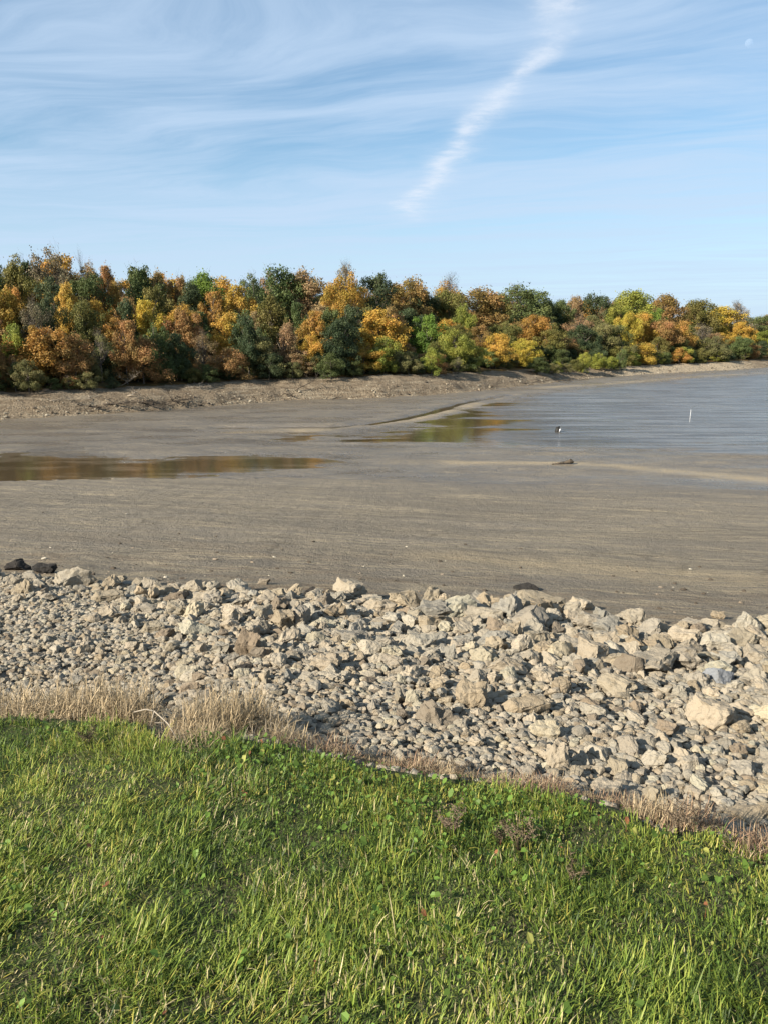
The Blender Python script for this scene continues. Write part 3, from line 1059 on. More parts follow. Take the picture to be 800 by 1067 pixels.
for (u, v, kd, s, lab) in DG:
    x_, y_, w_ = ray(u, v)
    t_ = 1.62 / (-w_ - 0.08 * y_)
    gx, gy = x_ * t_, y_ * t_
    gz = max(tz(gx, gy), float(lawn_z(gx, gy)) - .06)
    tag(link("dry_grass_clump", DRY[kd], None, (gx, gy, gz), (0, 0, random.uniform(-.6, .6)), (s * 1.15, s * 1.15, s * random.uniform(.95, 1.3))), lab, "dry grass", "dry grass along the top of the stony bank")

# dead weed stalks standing in the lawn
def weed_mesh(seed, h, nb):
    g = random.Random(seed)
    mb = MB()
    for k in range(nb):
        a = g.uniform(0, 6.28)
        l = h * g.uniform(.55, 1.0)
        tip = np.array((math.cos(a) * l * .5, math.sin(a) * l * .4, l * .85))
        midp = tip * .55 + np.array((g.uniform(-.01, .01), g.uniform(-.01, .01), l * .1))
        mb.tube([(0, 0, -.01), midp, tip], [.0022, .0016, .0008], 4)
        for j in range(9):
            f = g.uniform(.35, 1.0)
            p = tip * f + np.array((0, 0, .02 * (1 - f)))
            q = p + np.array((g.uniform(-1, 1), g.uniform(-1, 1), g.uniform(.1, 1))) * h * .16
            mb.tube([p, q], [.0011, .0006], 3)
            for _ in range(2):
                o_ = q + np.array((g.uniform(-1, 1), g.uniform(-1, 1), g.uniform(-1, 1))) * .006
                mb.add([o_, o_ + (.006, .002, .003), o_ + (.004, -.004, .006), o_ + (-.003, .003, .005)], None, [(0, 1, 2), (0, 2, 3)])
    return mb.mesh("dead_weed", M["weed"])
M["weed"] = mat_wood("dead_stem", (.10, .07, .045), (.24, .18, .12), 60)
WM = [weed_mesh(1, .15, 9), weed_mesh(2, .11, 7)]
for (u, v, k, s, lab) in [(540, 886, 0, 1.0, "bushy grey brown dead weed standing in the green below the standing boulder"), (470, 872, 0, .85, "thin dead weed stem among clover below the leaning egg boulder"),
                          (598, 922, 1, 1.0, "small dead seed head in the lawn nearest the viewer"), (92, 776, 1, .9, "dead brown weed tuft in the lawn below the straw mat"),
                          (163, 757, 0, .9, "dark dead stems in the hollow between the straw clumps"), (182, 762, 1, .9, "dark dead stems under the fallen twig"),
                          (300, 783, 0, .8, "dark dead stems below the grey brown dry clump"), (478, 812, 0, .8, "dark dead stems below the leaning egg boulder fringe"),
                          (706, 868, 0, .9, "dark dead stems in the red dry patch"), (350, 792, 1, .9, "dark dead sprig at the edge of the clover below the fine gravel"),
                          (520, 880, 1, .8, "dead twiggy sprig touching the bushy dead weed")]:
    gx, gy, gz = ground_hit(u, v, .8, 12)
    tag(link("dead_weed", WM[k], None, (gx, gy, gz), (0, 0, random.uniform(0, 6)), (s, s, s)), lab, "weed", "dead weeds in the lawn")

# green tussocks of coarser grass and the fallen twig
mb = MB()
a_, b_, c_ = [np.array([*on_plane(u, v, z), z]) for u, v, z in ((140, 742, 5.22), (161, 741, 5.25), (186, 772, 5.15))]
org = a_.copy()
mb.tube(np.array([a_, a_ * .4 + b_ * .6 + (0, 0, .012), b_]) - org, [.0028, .0033, .0036], 5)
mb.tube(np.array([b_, b_ * .5 + c_ * .5 + (.01, 0, .012), c_]) - org, [.0036, .003, .0016], 5)
mb.tube(np.array([b_ * .6 + c_ * .4, b_ * .6 + c_ * .4 + (-.05, .02, -.01)]) - org, [.0025, .001], 4)
mb.tube(np.array([b_, b_ + (-.015, -.02, -.06)]) - org, [.003, .0012], 4)
tag(link("fallen_twig", mb.mesh("fallen_twig", M["palewood"]), None, org), "bare pale forked twig lying across the dark hollow between straw clumps", "twig")

# ------------------------------------------------------------------ trees
def leaf_cards(P, Nn, size, g, lob):
    n = len(P)
    a = np.cross(Nn, g.normal(size=(n, 3))); a /= np.linalg.norm(a, axis=1)[:, None] + 1e-9
    b = np.cross(Nn, a)
    s = size * g.uniform(.55, 1.4, n)
    a, b = a * s[:, None], b * (s * .66)[:, None]
    a[:, 2] *= .42; b[:, 2] *= .42
    V = np.stack([P + a, P + b, P - a * .85, P - b], 1)
    Q = (np.arange(n) * 4)[:, None] + np.arange(4)
    var = np.stack([np.clip(g.normal(.5, .2, n) * .6 + lob * .4, 0, 1), np.clip(g.normal(.5, .16, n) * .5 + (1 - lob) * .5, 0, 1), g.random(n)], 1)
    return V.reshape(-1, 3), Q, np.repeat(var, 4, 0)


def crown_mesh(seed, kind, n=16000):
    g = np.random.default_rng(seed)
    prof = {"round": lambda t: np.sqrt(np.clip(1 - (2 * t - 1) ** 2, 0, 1)) ** .8, "tall": lambda t: np.clip(np.sin(np.pi * (t * .72 + .25)), 0, 1) ** .7,
            "pine": lambda t: np.clip(1.08 - t, 0, 1) ** .75 * np.clip(t * 7, 0, 1), "bush": lambda t: np.sqrt(np.clip(1 - t ** 2.2, 0, 1)), "thin": lambda t: np.sqrt(np.clip(1 - (2 * t - 1) ** 2, 0, 1))}[kind]
    nl = {"round": 74, "tall": 74, "pine": 80, "bush": 50, "thin": 40}[kind]
    ph = g.uniform(0, 6.28, 3)
    cs, rs, lv = [], [], []
    while len(cs) < nl:
        t = g.random()
        R = prof(np.array(t))
        if g.random() > R + .15: continue
        a, q = g.uniform(0, 6.28), (g.random() ** .5) * .98
        R = R * (1 + .22 * math.sin(2 * a + ph[0] + 5 * t) + .16 * math.sin(3 * a + ph[1] - 7 * t))
        rad = {"round": g.uniform(.11, .27), "tall": g.uniform(.11, .26), "pine": g.uniform(.09, .21), "bush": g.uniform(.13, .30), "thin": g.uniform(.12, .28)}[kind]
        cs.append((R * q * math.cos(a), R * q * math.sin(a), t * .88 + .04)); rs.append(rad); lv.append(g.random())
    cs, rs, lv = np.array(cs), np.array(rs), np.array(lv)
    if kind == "thin": n = int(n * .33)
    li = g.choice(nl, n, p=rs ** 2 / (rs ** 2).sum())
    dv = g.normal(size=(n, 3)); dv[:, 2] = dv[:, 2] * .9 + .25
    dv /= np.linalg.norm(dv, axis=1)[:, None]
    rr = rs[li] * np.where(g.random(n) < .70, g.uniform(.75, 1.15, n), g.uniform(.3, 1.55, n))
    off = dv * rr[:, None]; off[:, 2] *= .34 if kind == "pine" else .42
    P = cs[li] + off
    # stray sprays break the outline
    k = n // 12
    P[:k] += g.normal(size=(k, 3)) * np.array([.10, .10, .05])
    P[:, 2] = np.clip(P[:, 2], 0, 1.04)
    Nn = dv * .8 + g.normal(size=(n, 3)) * .55
    Nn /= np.linalg.norm(Nn, axis=1)[:, None]
    V, Q, var = leaf_cards(P, Nn, {"round": .033, "tall": .034, "pine": .034, "bush": .036, "thin": .028}[kind], g, lv[li])
    # cards were laid out in a squashed space: stretch is applied by the object's scale
    return mesh_np("crown", V, Q, M["leaf"], False, {"leafvar": var})


def trunk_mesh(seed, bare=False):
    """unit tree: root at 0, top at z = 1, limbs out to radius about 1 (both scaled by the object)"""
    g = random.Random(seed)
    mb = MB()
    top = .97 if bare else .9
    pts = [(0, 0, -.04)]
    for k in range(1, 7):
        f = k / 6
        pts.append((g.uniform(-.08, .08) * f, g.uniform(-.08, .08) * f, f * top))
    mb.tube(pts, [.055 * (1 - .88 * k / 6) + .004 for k in range(7)], 7)
    for k in range(26 if bare else 12):
        f = g.uniform(.28, .9)
        i = min(int(f / top * 6), 5)
        p = np.array(pts[i]) * (1 - (f / top * 6 - i)) + np.array(pts[i + 1]) * (f / top * 6 - i)
        a = g.uniform(0, 6.28)
        l = (1.05 - f) * g.uniform(.7, 1.2)
        q = p + np.array((math.cos(a) * l * .8, math.sin(a) * l * .8, .10 + .16 * l))
        m_ = p * .5 + q * .5 + np.array((0, 0, -.02))
        r0 = .022 * (1.1 - f)
        mb.tube([p, m_, q], [r0, r0 * .7, r0 * .25], 5)
        for j in range(6 if bare else 2):
            ff = g.uniform(.35, 1)
            s_ = p * (1 - ff) + q * ff
            e_ = s_ + np.array((g.uniform(-.3, .3), g.uniform(-.3, .3), g.uniform(.02, .14)))
            mb.tube([s_, e_], [r0 * .35, r0 * .12], 4)
            if bare:
                for _ in range(3):
                    fb = g.uniform(.3, 1)
                    h_ = s_ * (1 - fb) + e_ * fb
                    mb.tube([h_, h_ + np.array((g.uniform(-.14, .14), g.uniform(-.14, .14), g.uniform(.01, .08)))], [r0 * .2, r0 * .1], 3)
    return mb.mesh("trunk", M["bark"])


CROWN = {"round": [crown_mesh(10 + i, "round") for i in range(5)], "tall": [crown_mesh(20 + i, "tall") for i in range(5)], "pine": [crown_mesh(30 + i, "pine", 13000) for i in range(3)],
         "bush": [crown_mesh(40 + i, "bush", 10000) for i in range(4)], "thin": [crown_mesh(50 + i, "thin") for i in range(3)]}
TRUNK = [trunk_mesh(1 + i) for i in range(4)]
BARE = [trunk_mesh(11 + i, True) for i in range(3)]
COL = dict(gold=(.45, .265, .048), yellow=(.46, .335, .050), orange=(.385, .200, .048), rust=(.28, .155, .058), brown=(.245, .155, .050), olive=(.145, .130, .034), green=(.085, .110, .034),
           dark=(.048, .068, .029), bright=(.13, .20, .030), ygreen=(.23, .24, .040), tan=(.28, .185, .09), grey=(.20, .155, .095), pink=(.32, .185, .095), greyolive=(.155, .145, .055))
WORD = dict(gold="golden", yellow="yellow", orange="orange", rust="rust coloured", brown="brown", olive="olive", green="green", dark="dark green", bright="bright green", ygreen="yellow green",
            tan="tan", grey="grey brown", pink="pinkish tan", greyolive="grey olive")
SKY_U = [-200, 0, 20, 36, 55, 70, 88, 100, 112, 125, 147, 170, 200, 235, 285, 320, 345, 360, 376, 392, 412, 425, 445, 470, 490, 515, 535, 552, 565, 580, 600, 617, 635, 655, 675, 690, 705, 722, 742, 760, 775, 800, 1000]
SKY_V = [262, 270, 268, 264, 259, 253, 262, 270, 276, 272, 268, 275, 279, 281, 275, 279, 284, 279, 284, 283, 292, 288, 297, 291, 297, 297, 295, 304, 313, 311, 309, 304, 308, 302, 309, 306, 314, 313, 319, 318, 328, 328, 336]
BASE_U = [-100, 0, 200, 300, 400, 480, 560, 620, 700, 800, 900]
BASE_V = [410, 410, 406, 398, 392, 391, 388, 384, 380, 378, 377]

PLACED = []
def plant(u, off, vtop, wpx, colk, kind, label, group="trees of the autumn wood", extra=1.0, low=None):
    if kind == "round" and u < 420 and random.random() < .75: kind = "tall"
    x, y = at_offset(u, off)
    zg = tz(x, y)
    ztop = elev_z(vtop, y)
    h = max(ztop - zg, 1.2)
    R = wpx / 800 * y * .5 * 1.32
    R = max(R, .9)
    R = min(R, h * .62)
    root = link("shrub" if kind == "bush" and h < 4.2 else "tree", None, None, (x, y, zg))
    bottom = .03 if kind == "bush" else (low if low is not None else (.06 if off < 9 else .16))
    if off > 9: bottom = max(bottom, 1 - 4.8 * R / h)
    cr = CROWN[kind][random.randrange(len(CROWN[kind]))]
    c = link("crown", cr, root, (0, 0, h * bottom), (random.uniform(-.09, .09), random.uniform(-.09, .09), random.uniform(0, 6.28)), (R * random.uniform(.85, 1.15), R * random.uniform(.85, 1.15), h * (1 - bottom) * .985))
    cv = COL[colk]
    f = random.uniform(.86, 1.14)
    c.color = (cv[0] * f * random.uniform(.93, 1.07), cv[1] * f, cv[2] * f, 1)
    tr = (BARE if kind == "thin" else TRUNK)[random.randrange(3)]
    link("trunk", tr, root, (0, 0, 0), (0, 0, random.uniform(0, 6.28)), (R * .9, R * .9, h * .98))
    tag(root, label, "shrub" if root.name.startswith("shrub") else "tree", group)
    PLACED.append((u, vtop, wpx, off))
    return root


# u, v of the top, width px, colour, form, short name, row offset (None: from height in the picture)
TREES = [
 (8, 270, 30, "dark", "pine", "dark pine topping the skyline"), (34, 264, 30, "olive", "round", "olive dome on the skyline"), (71, 253, 36, "grey", "round", "highest grey brown dome"),
 (95, 268, 24, "tan", "thin", "thin tan crown under the highest dome"), (121, 273, 20, "rust", "tall", "rust tall crown right of the highest dome"), (8, 297, 26, "gold", "tall", "golden tree at the wood's frame end"),
 (24, 290, 28, "orange", "round", "orange dome under the olive dome"), (42, 310, 24, "grey", "thin", "bare grey purple tree"), (56, 305, 16, "dark", "tall", "slim dark green tree"),
 (76, 291, 20, "gold", "tall", "golden spire under the highest dome"), (98, 283, 32, "green", "round", "grey green broad tree"), (50, 333, 48, "orange", "round", "low spreading orange tree"),
 (18, 335, 26, "ygreen", "tall", "yellow green tree by the orange spread"), (107, 345, 26, "greyolive", "thin", "drooping grey olive tree"), (80, 345, 30, "rust", "round", "rusty tree left of the drooping tree"),
 (148, 268, 36, "green", "round", "large green skyline crown"), (170, 277, 22, "brown", "round", "brown round skyline crown"), (191, 280, 24, "rust", "round", "rust orange skyline crown"), (222, 279, 34, "bright", "round", "bright green skyline crown"),
 (206, 291, 28, "dark", "round", "dark dome under the bright green crown"), (134, 289, 20, "orange", "tall", "orange crown under the green skyline crown"), (167, 291, 28, "olive", "round", "olive gold crown over the yellow beacon"),
 (160, 309, 28, "yellow", "tall", "bright yellow beacon tree"), (136, 308, 26, "dark", "pine", "dark conifer beside the yellow beacon"), (204, 322, 20, "orange", "tall", "small orange tree right of the yellow beacon"),
 (226, 300, 26, "orange", "tall", "tall orange column tree"), (213, 346, 28, "tan", "thin", "pale half bare tree at the wood foot"), (150, 352, 34, "rust", "bush", "rusty undergrowth tree below the beacon"),
 (185, 345, 26, "dark", "round", "shaded dark tree left of the half bare tree"),
 (252, 294, 32, "gold", "tall", "golden orange tall tree"), (268, 287, 24, "dark", "pine", "grey dark pine beside the golden tall tree"), (287, 275, 44, "green", "round", "big deep green skyline tree"), (320, 278, 38, "tan", "round", "orange tan skyline dome"),
 (286, 304, 28, "olive", "round", "olive tree under the deep green one"), (312, 312, 22, "green", "tall", "small green tree in mid wood"), (328, 321, 30, "orange", "round", "orange brown tree in mid wood"),
 (297, 333, 24, "pink", "round", "pinkish russet mid wood tree"), (326, 343, 22, "gold", "tall", "gold tree above the forked driftwood"), (276, 348, 26, "greyolive", "round", "grey olive tree left of the pinkish one"), (348, 296, 22, "gold", "round", "gold brown tree left of the golden tower"),
 (345, 348, 28, "dark", "round", "dark green tree under the golden tower"), (240, 362, 30, "rust", "bush", "rusty shrub tree below the orange column"),
 (362, 279, 28, "gold", "tall", "golden tower on the skyline"), (362, 274, 24, "grey", "thin", "bare twigs rising over the golden tower"), (392, 283, 40, "dark", "round", "dark green dome right of the golden tower"), (426, 287, 36, "brown", "round", "tan brown dome with dark flank"),
 (395, 320, 42, "gold", "round", "wide golden orange tree"), (400, 350, 28, "ygreen", "tall", "yellow green tree under the wide golden one"), (444, 323, 30, "bright", "tall", "bright lime green tree"),
 (425, 366, 24, "greyolive", "bush", "grey olive bush by the lime green tree"), (455, 366, 22, "rust", "bush", "russet bush right of the lime tree"), (440, 300, 24, "dark", "round", "dark tree behind the lime tree"),
 (466, 289, 38, "brown", "thin", "twiggy rusty crown on the skyline"), (466, 302, 36, "olive", "round", "olive tree under the twiggy crown"), (494, 298, 46, "brown", "round", "big brown gold tree"), (536, 295, 46, "green", "round", "big dark green dome above the headland"),
 (480, 313, 20, "ygreen", "tall", "yellow green streak in the brown tree"), (515, 347, 24, "gold", "round", "small golden tree at the headland"), (488, 354, 32, "ygreen", "bush", "yellow green bush tree on the shore"),
 (542, 352, 28, "yellow", "round", "bright yellow shore tree"), (553, 327, 28, "orange", "round", "orange tree above the yellow shore tree"), (571, 342, 26, "olive", "tall", "olive brown tree at the headland tip"), (563, 312, 26, "dark", "round", "dark tree at the dip of the skyline"),
 (579, 312, 24, "green", "round", "green crown past the skyline dip"), (597, 308, 16, "tan", "round", "tan top past the skyline dip"), (616, 304, 28, "dark", "round", "dark crown over the cove"), (626, 311, 20, "tan", "round", "orange tan crown over the cove"),
 (600, 329, 26, "pink", "thin", "pinkish pale tree over the cove"), (656, 302, 34, "ygreen", "round", "great yellow olive dome"), (637, 316, 22, "ygreen", "round", "yellow green crown left of the great dome"), (649, 324, 20, "yellow", "round", "yellow tree below the great dome"),
 (666, 324, 20, "gold", "round", "gold tree below the great dome"), (678, 320, 18, "bright", "round", "bright green tree right of the gold one"), (605, 336, 30, "dark", "tall", "dark green tree in the cove"), (626, 336, 28, "greyolive", "round", "tan olive tree beside the cove"),
 (641, 338, 24, "green", "round", "deep green tree in mid right wood"), (668, 355, 26, "gold", "bush", "golden bush at the far gravel spit"), (687, 332, 26, "rust", "round", "russet tree above the gravel spit"),
 (690, 306, 30, "brown", "round", "dark brown dome on the right skyline"), (722, 312, 30, "olive", "round", "olive green dome on the right skyline"), (743, 319, 32, "yellow", "round", "bright yellow crown of the right wood"), (760, 314, 22, "grey", "thin", "pale bare treetop past the yellow crown"),
 (786, 328, 28, "green", "round", "green crown near the frame on the far shore"), (798, 327, 20, "tan", "round", "tan crown last along the far shore"), (703, 334, 26, "orange", "round", "orange tree over the gravel spit"), (727, 338, 26, "grey", "thin", "grey purple bare tree"),
 (741, 350, 28, "greyolive", "round", "grey green willow shaped tree"), (768, 350, 28, "green", "round", "dark green tree beyond the spit"), (779, 358, 18, "rust", "round", "russet tree beyond the spit"), (797, 342, 24, "ygreen", "round", "yellow green tree last along the far shore"),
 (705, 362, 22, "orange", "bush", "orange bush on the gravel spit"), (690, 366, 20, "green", "bush", "green bush on the gravel spit"), (620, 362, 30, "dark", "bush", "dark bush in the cove shade"), (584, 362, 22, "green", "bush", "green bush at the cove mouth"),
 (645, 358, 22, "olive", "bush", "olive bush left of the golden bush"), (728, 362, 26, "olive", "bush", "olive bush at the spit end"), (752, 362, 22, "dark", "bush", "dark bush beyond the spit end"),
]
for (u, vt, w, ck, kd, nm) in TREES:
    vs, vb = np.interp(u, SKY_U, SKY_V), np.interp(u, BASE_U, BASE_V)
    fr = (vt - vs) / (vb - vs)
    off = float(np.interp(fr, [0, .08, .2, .35, .5, .7], [27, 24, 17, 11.5, 8, 6.2]))
    if nm.startswith("bare twigs"): off = 29
    plant(u, off, vt, w, ck, kd, nm)

names = [(t[0], t[1], t[5]) for t in TREES]
used_labels = set(t[5] for t in TREES)
def neighbour_label(u, v, what, rel):
    o = sorted(names, key=lambda q: math.hypot((q[0] - u), (q[1] - v) * .8))
    for q in o[:14]:
        lab = "%s %s the %s" % (what, rel, q[2])
        if len(lab.split()) <= 16 and lab not in used_labels:
            used_labels.add(lab)
            return lab
    return "%s %s the %s" % (what, rel, o[0][2])

# the rest of the wood, row behind row
PAL = [(-300, 130, ["orange", "gold", "olive", "dark", "gold", "rust", "green"]), (130, 260, ["rust", "orange", "dark", "olive", "green", "gold"]), (260, 350, ["dark", "olive", "green", "tan", "orange"]),
       (350, 470, ["olive", "gold", "dark", "brown", "rust"]), (470, 590, ["olive", "brown", "green", "dark", "ygreen"]), (590, 1000, ["olive", "green", "olive", "ygreen", "tan", "greyolive", "gold"])]
for row, (off, fr, step) in enumerate([(7.5, .42, 27), (12, .24, 23), (18, .12, 22), (25, .045, 21), (33, .02, 22)]):
    u = -130 + row * 9
    while u < 900:
        sc = float(np.interp(u, [0, 400, 800], [1.0, .85, .62]))
        uu = u + random.uniform(-6, 6)
        u += step * sc
        if any(abs(uu - q[0]) < (q[2] * .33) and abs(off - q[3]) < 4.5 for q in PLACED): continue
        vs, vb = float(np.interp(uu, SKY_U, SKY_V)), float(np.interp(uu, BASE_U, BASE_V))
        vt = vs + (fr + (random.uniform(-.03, .09) if row < 3 else random.uniform(-.005, .05))) * (vb - vs) + (2 if row > 2 else 0)
        for q in PLACED[:len(TREES)]:      # keep the tops of the traced trees in view
            if off < q[3] and abs(uu - q[0]) < (q[2] + 26 * sc) * .42: vt = max(vt, q[1] + .85 * q[2])
        if vt > vb - 16 * sc: continue
        pal = next(p for a, b_, p in PAL if a <= uu < b_)
        ck = random.choice(pal)
        kd = "pine" if ck == "dark" and random.random() < .5 else random.choice(["round", "tall", "round"])
        plant(uu, off, vt, random.uniform(26, 36) * sc * (1.2 if row > 2 else 1), ck, kd, neighbour_label(uu, vt, WORD[ck] + " tree", "behind" if row > 1 else "beside"))
# undergrowth at the foot of the wood
u = -115
while u < 880:
    sc = float(np.interp(u, [0, 400, 800], [1.0, .8, .5]))
    uu = u + random.uniform(-5, 5)
    u += 24 * sc
    vb = float(np.interp(uu, BASE_U, BASE_V))
    vt = vb - random.uniform(34, 58) * sc
    ck = random.choice(["dark", "dark", "green", "brown"] if uu < 330 else ["dark", "green", "olive"])
    plant(uu, random.uniform(9, 11), vt, random.uniform(24, 34) * sc, ck, "bush", neighbour_label(uu, vt, "dense " + WORD[ck] + " thicket", "in the shade behind"), "undergrowth along the foot of the wood")
u = -120
while u < 880:
    sc = float(np.interp(u, [0, 400, 800], [1.0, .8, .5]))
    uu = u + random.uniform(-4, 4)
    u += 15 * sc
    vb = float(np.interp(uu, BASE_U, BASE_V))
    ck = random.choice(["dark", "dark", "green", "olive", "greyolive"] if uu < 330 else ["dark", "green", "olive", "ygreen", "greyolive"])
    vt = vb - random.uniform(8, 42) * sc
    plant(uu, random.uniform(1.6, 3.5) if 556 < uu < 648 else random.uniform(5.0, 8.5), vt, random.uniform(13, 30) * sc, ck, random.choice(("bush", "bush", "tall", "thin")), neighbour_label(uu, vt, "low " + WORD[ck] + " undergrowth", "at the foot of"), "undergrowth along the foot of the wood")

# ------------------------------------------------------------------ driftwood on the far shore
def driftwood(seed, L, r, nbr, upright=.25):
    g = random.Random(seed)
    mb = MB()
    def limb(p, d, l, r_, depth):
        pts, q = [np.array(p)], np.array(p, float)
        for k in range(4):
            d = d + np.array((g.uniform(-.2, .2), g.uniform(-.2, .2), g.uniform(-.12, .12)))
            d = d / np.linalg.norm(d)
            q = q + d * l / 4
            pts.append(q.copy())
        mb.tube(pts, [r_ * (1 - .2 * k) for k in range(5)], 6)
        if depth:
            for _ in range(nbr):
                i = g.randrange(1, 5)
                nd = d * .6 + np.array((g.uniform(-.9, .9), g.uniform(-.9, .9), g.uniform(-.15, .15 + 1.2 * upright)))
                limb(pts[i], nd / np.linalg.norm(nd), l * g.uniform(.3, .6), r_ * .5, depth - 1)
    limb((-L / 2, 0, r), np.array((1, 0, upright)), L, r, 2)
    return mb
for i, (u, v, L, r, nb, up, mat_, yaw, lab) in enumerate([
    (165, 421, 3.4, .12, 5, .06, "darkwood", -.1, "dark matted brush right of the large branch tangle"),
    (185, 419, 2.6, .09, 5, .08, "darkwood", .3, "dark brush at the right end of the long tangle"),
    (100, 426, 2.4, .10, 5, .06, "darkwood", .0, "dark brush at the left end of the long tangle"),
    (62, 418, 2.0, .07, 4, .12, "palewood", .6, "small pale broken branch on the bank by the drooping tree"),
    (590, 398, 5.0, .10, 5, .08, "darkwood", -.2, "dark brush on the shaded bank at the cove mouth"),
    (92, 411, 2.6, .09, 2, .05, "palewood", -.5, "pale bleached log pointing down the bank under the drooping tree"),
    (140, 414, 3.0, .10, 3, .15, "palewood", -.7, "pale forked driftwood in the largest brush heap"),
    (150, 420, 5.0, .16, 4, .02, "darkwood", .1, "large dark tangle of washed up branches at the mud margin"),
    (120, 423, 3.8, .13, 4, .04, "darkwood", .2, "dark root tangle beside the large branch tangle"),
    (205, 405, 3.6, .06, 5, .2, "palewood", .2, "pale brushy branches under the half bare tree"),
    (135, 403, 2.8, .05, 5, .3, "palewood", .1, "thin bleached brush above the forked driftwood"),
    (322, 407, 4.2, .09, 3, .5, "darkwood", .5, "dark forked dead branch rising from the bank under the gold tree"),
    (296, 412, 3.0, .08, 3, .1, "darkwood", 2.6, "dark fallen branch left of the forked dead branch"),
    (353, 416, 2.0, .1, 3, .1, "darkwood", .4, "short dark stump roots at the gravel margin"),
    (510, 404, 5.0, .10, 4, .05, "darkwood", -.4, "long dark brush line on the bank under the small golden tree"),
    (545, 400, 5.0, .10, 4, .05, "darkwood", -.5, "dark fallen limbs on the bank below the yellow shore tree"),
    (30, 414, 2.6, .07, 3, .05, "darkwood", .3, "dark branch lying on the bank at the wood's frame end")]):
    gx, gy, gz = ground_hit(u, v, 20, 200)
    tag(link("driftwood", driftwood(40 + i, L * .8, r * .75, nb + 3, up).mesh("driftwood", M[mat_]), None, (gx, gy, gz), (0, 0, yaw)), lab, "driftwood", "driftwood on the far shore")

# log stranded on the mud, dark stump in the lake, white pole
mb = MB()
mb.tube([(-.75, 0, .03), (-.3, .02, .07), (.1, 0, .13), (.38, .02, .16), (.48, .02, .1)], [.03, .05, .09, .13, .06], 8)
mb.tube([(.2, 0, .2), (.3, -.03, .32)], [.04, .02], 6)
gx, gy, gz = ground_hit(588, 484, 10, 120)
tag(link("stranded_log", mb.mesh("stranded_log", M["darkwood"]), None, (gx, gy, gz), (0, 0, .1)), "dark tapering log stranded alone on the open mud", "log")
mb = MB()
mb.tube([(0, 0, -.2), (.02, 0, .1), (.05, 0, .3), (.16, .02, .42)], [.22, .2, .16, .05], 9)
gx, gy = on_plane(580, 450)
st_ = link("stump", mb.mesh("stump", M["black"]), None, (gx, gy, 0))
mb = MB()
mb.tube([(.1, -.14, .02), (.18, -.13, .2), (.24, -.1, .33)], [.05, .06, .03], 7)
tag(link("broken_face", mb.mesh("broken_face", M["white"]), st_), "pale broken face of the black stump")
tag(st_, "black stump with a white side standing in the shallow lake", "stump")
mb = MB()
mb.tube([(0, 0, -.3), (0, 0, .5), (.02, 0, 1.0)], [.016, .016, .014], 8)
gx, gy = on_plane(718, 440)
po = link("marker_pole", mb.mesh("marker_pole", M["white"]), None, (gx, gy, 0))
mb = MB(); mb.tube([(.02, 0, .99), (.02, 0, 1.06)], [.022, .018], 8)
link("pole_cap", mb.mesh("pole_cap", M["white"]), po)
tag(po, "thin white pole standing in the rippled lake", "pole")

# ------------------------------------------------------------------ bird and moon
mb = MB()
mb.tube([(-.16, 0, .0), (-.08, 0, 0), (.02, 0, .01), (.12, 0, .02), (.17, 0, .03)], [.012, .04, .055, .035, .012], 8)
for s in (-1, 1):
    mb.add([(-.04, s * .03, .02), (.06, s * .03, .02), (.04, s * .2, .13), (-.06, s * .2, .13), (-.09, s * .38, .10), (-.07, s * .36, .115), (-.04, s * .03, .035), (.06, s * .03, .035), (.03, s * .2, .142), (-.05, s * .2, .142)],
           [(0, 1, 2, 3), (3, 2, 5, 4), (7, 6, 9, 8)], None)
mb.add([(-.15, -.01, 0), (-.15, .01, 0), (-.26, .05, .0), (-.26, -.05, .0)], [(0, 1, 2, 3)])
dx, dy, dz = ray(551, 295)
tag(link("bird", mb.mesh("bird", M["feather"]), None, (dx * 95, dy * 95, EYE + dz * 95), (0, 0, .9)), "tiny dark bird flying just above the dark green dome tree", "bird")
m, nt, out = new_mat("moon_surface"); n = N(nt)
nz = n.noise(n.node("ShaderNodeTexCoord").outputs["Object"], 1.6, 4)
df = n.node("ShaderNodeBsdfDiffuse"); n.put(df.inputs[0], n.mix(n.ramp(nz, .42, .58), (.015, .015, .015), (.05, .05, .05)))
tr = n.node("ShaderNodeBsdfTransparent"); ad = n.node("ShaderNodeAddShader")
nt.links.new(df.outputs[0], ad.inputs[0]); nt.links.new(tr.outputs[0], ad.inputs[1])
mx = n.node("ShaderNodeMixShader"); nt.links.new(n.node("ShaderNodeNewGeometry").outputs["Backfacing"], mx.inputs[0])
nt.links.new(ad.outputs[0], mx.inputs[1]); nt.links.new(tr.outputs[0], mx.inputs[2])
finish(nt, out, mx.outputs[0])
P, F = ico(4)
dx, dy, dz = ray(780, 45)
D = 2400
tag(link("moon", mesh_np("moon", P * 12.5, F, m, True), None, (dx * D, dy * D, EYE + dz * D)), "faint pale daytime moon high in the blue sky", "moon")

# ------------------------------------------------------------------ sun, sky, camera
SUN_EL, SUN_AZ = math.radians(27), math.radians(36)      # light travels towards +X, turned a little away from the viewer
dv = Vector((math.cos(SUN_EL) * math.cos(SUN_AZ), math.cos(SUN_EL) * math.sin(SUN_AZ), -math.sin(SUN_EL)))
sl = bpy.data.lights.new("sun", 'SUN')
sl.energy, sl.angle, sl.color = 5.0, math.radians(.5), (1.0, .92, .79)
so = bpy.data.objects.new("sun", sl)
C.objects.link(so)
so.rotation_euler = dv.to_track_quat('-Z', 'Y').to_euler()

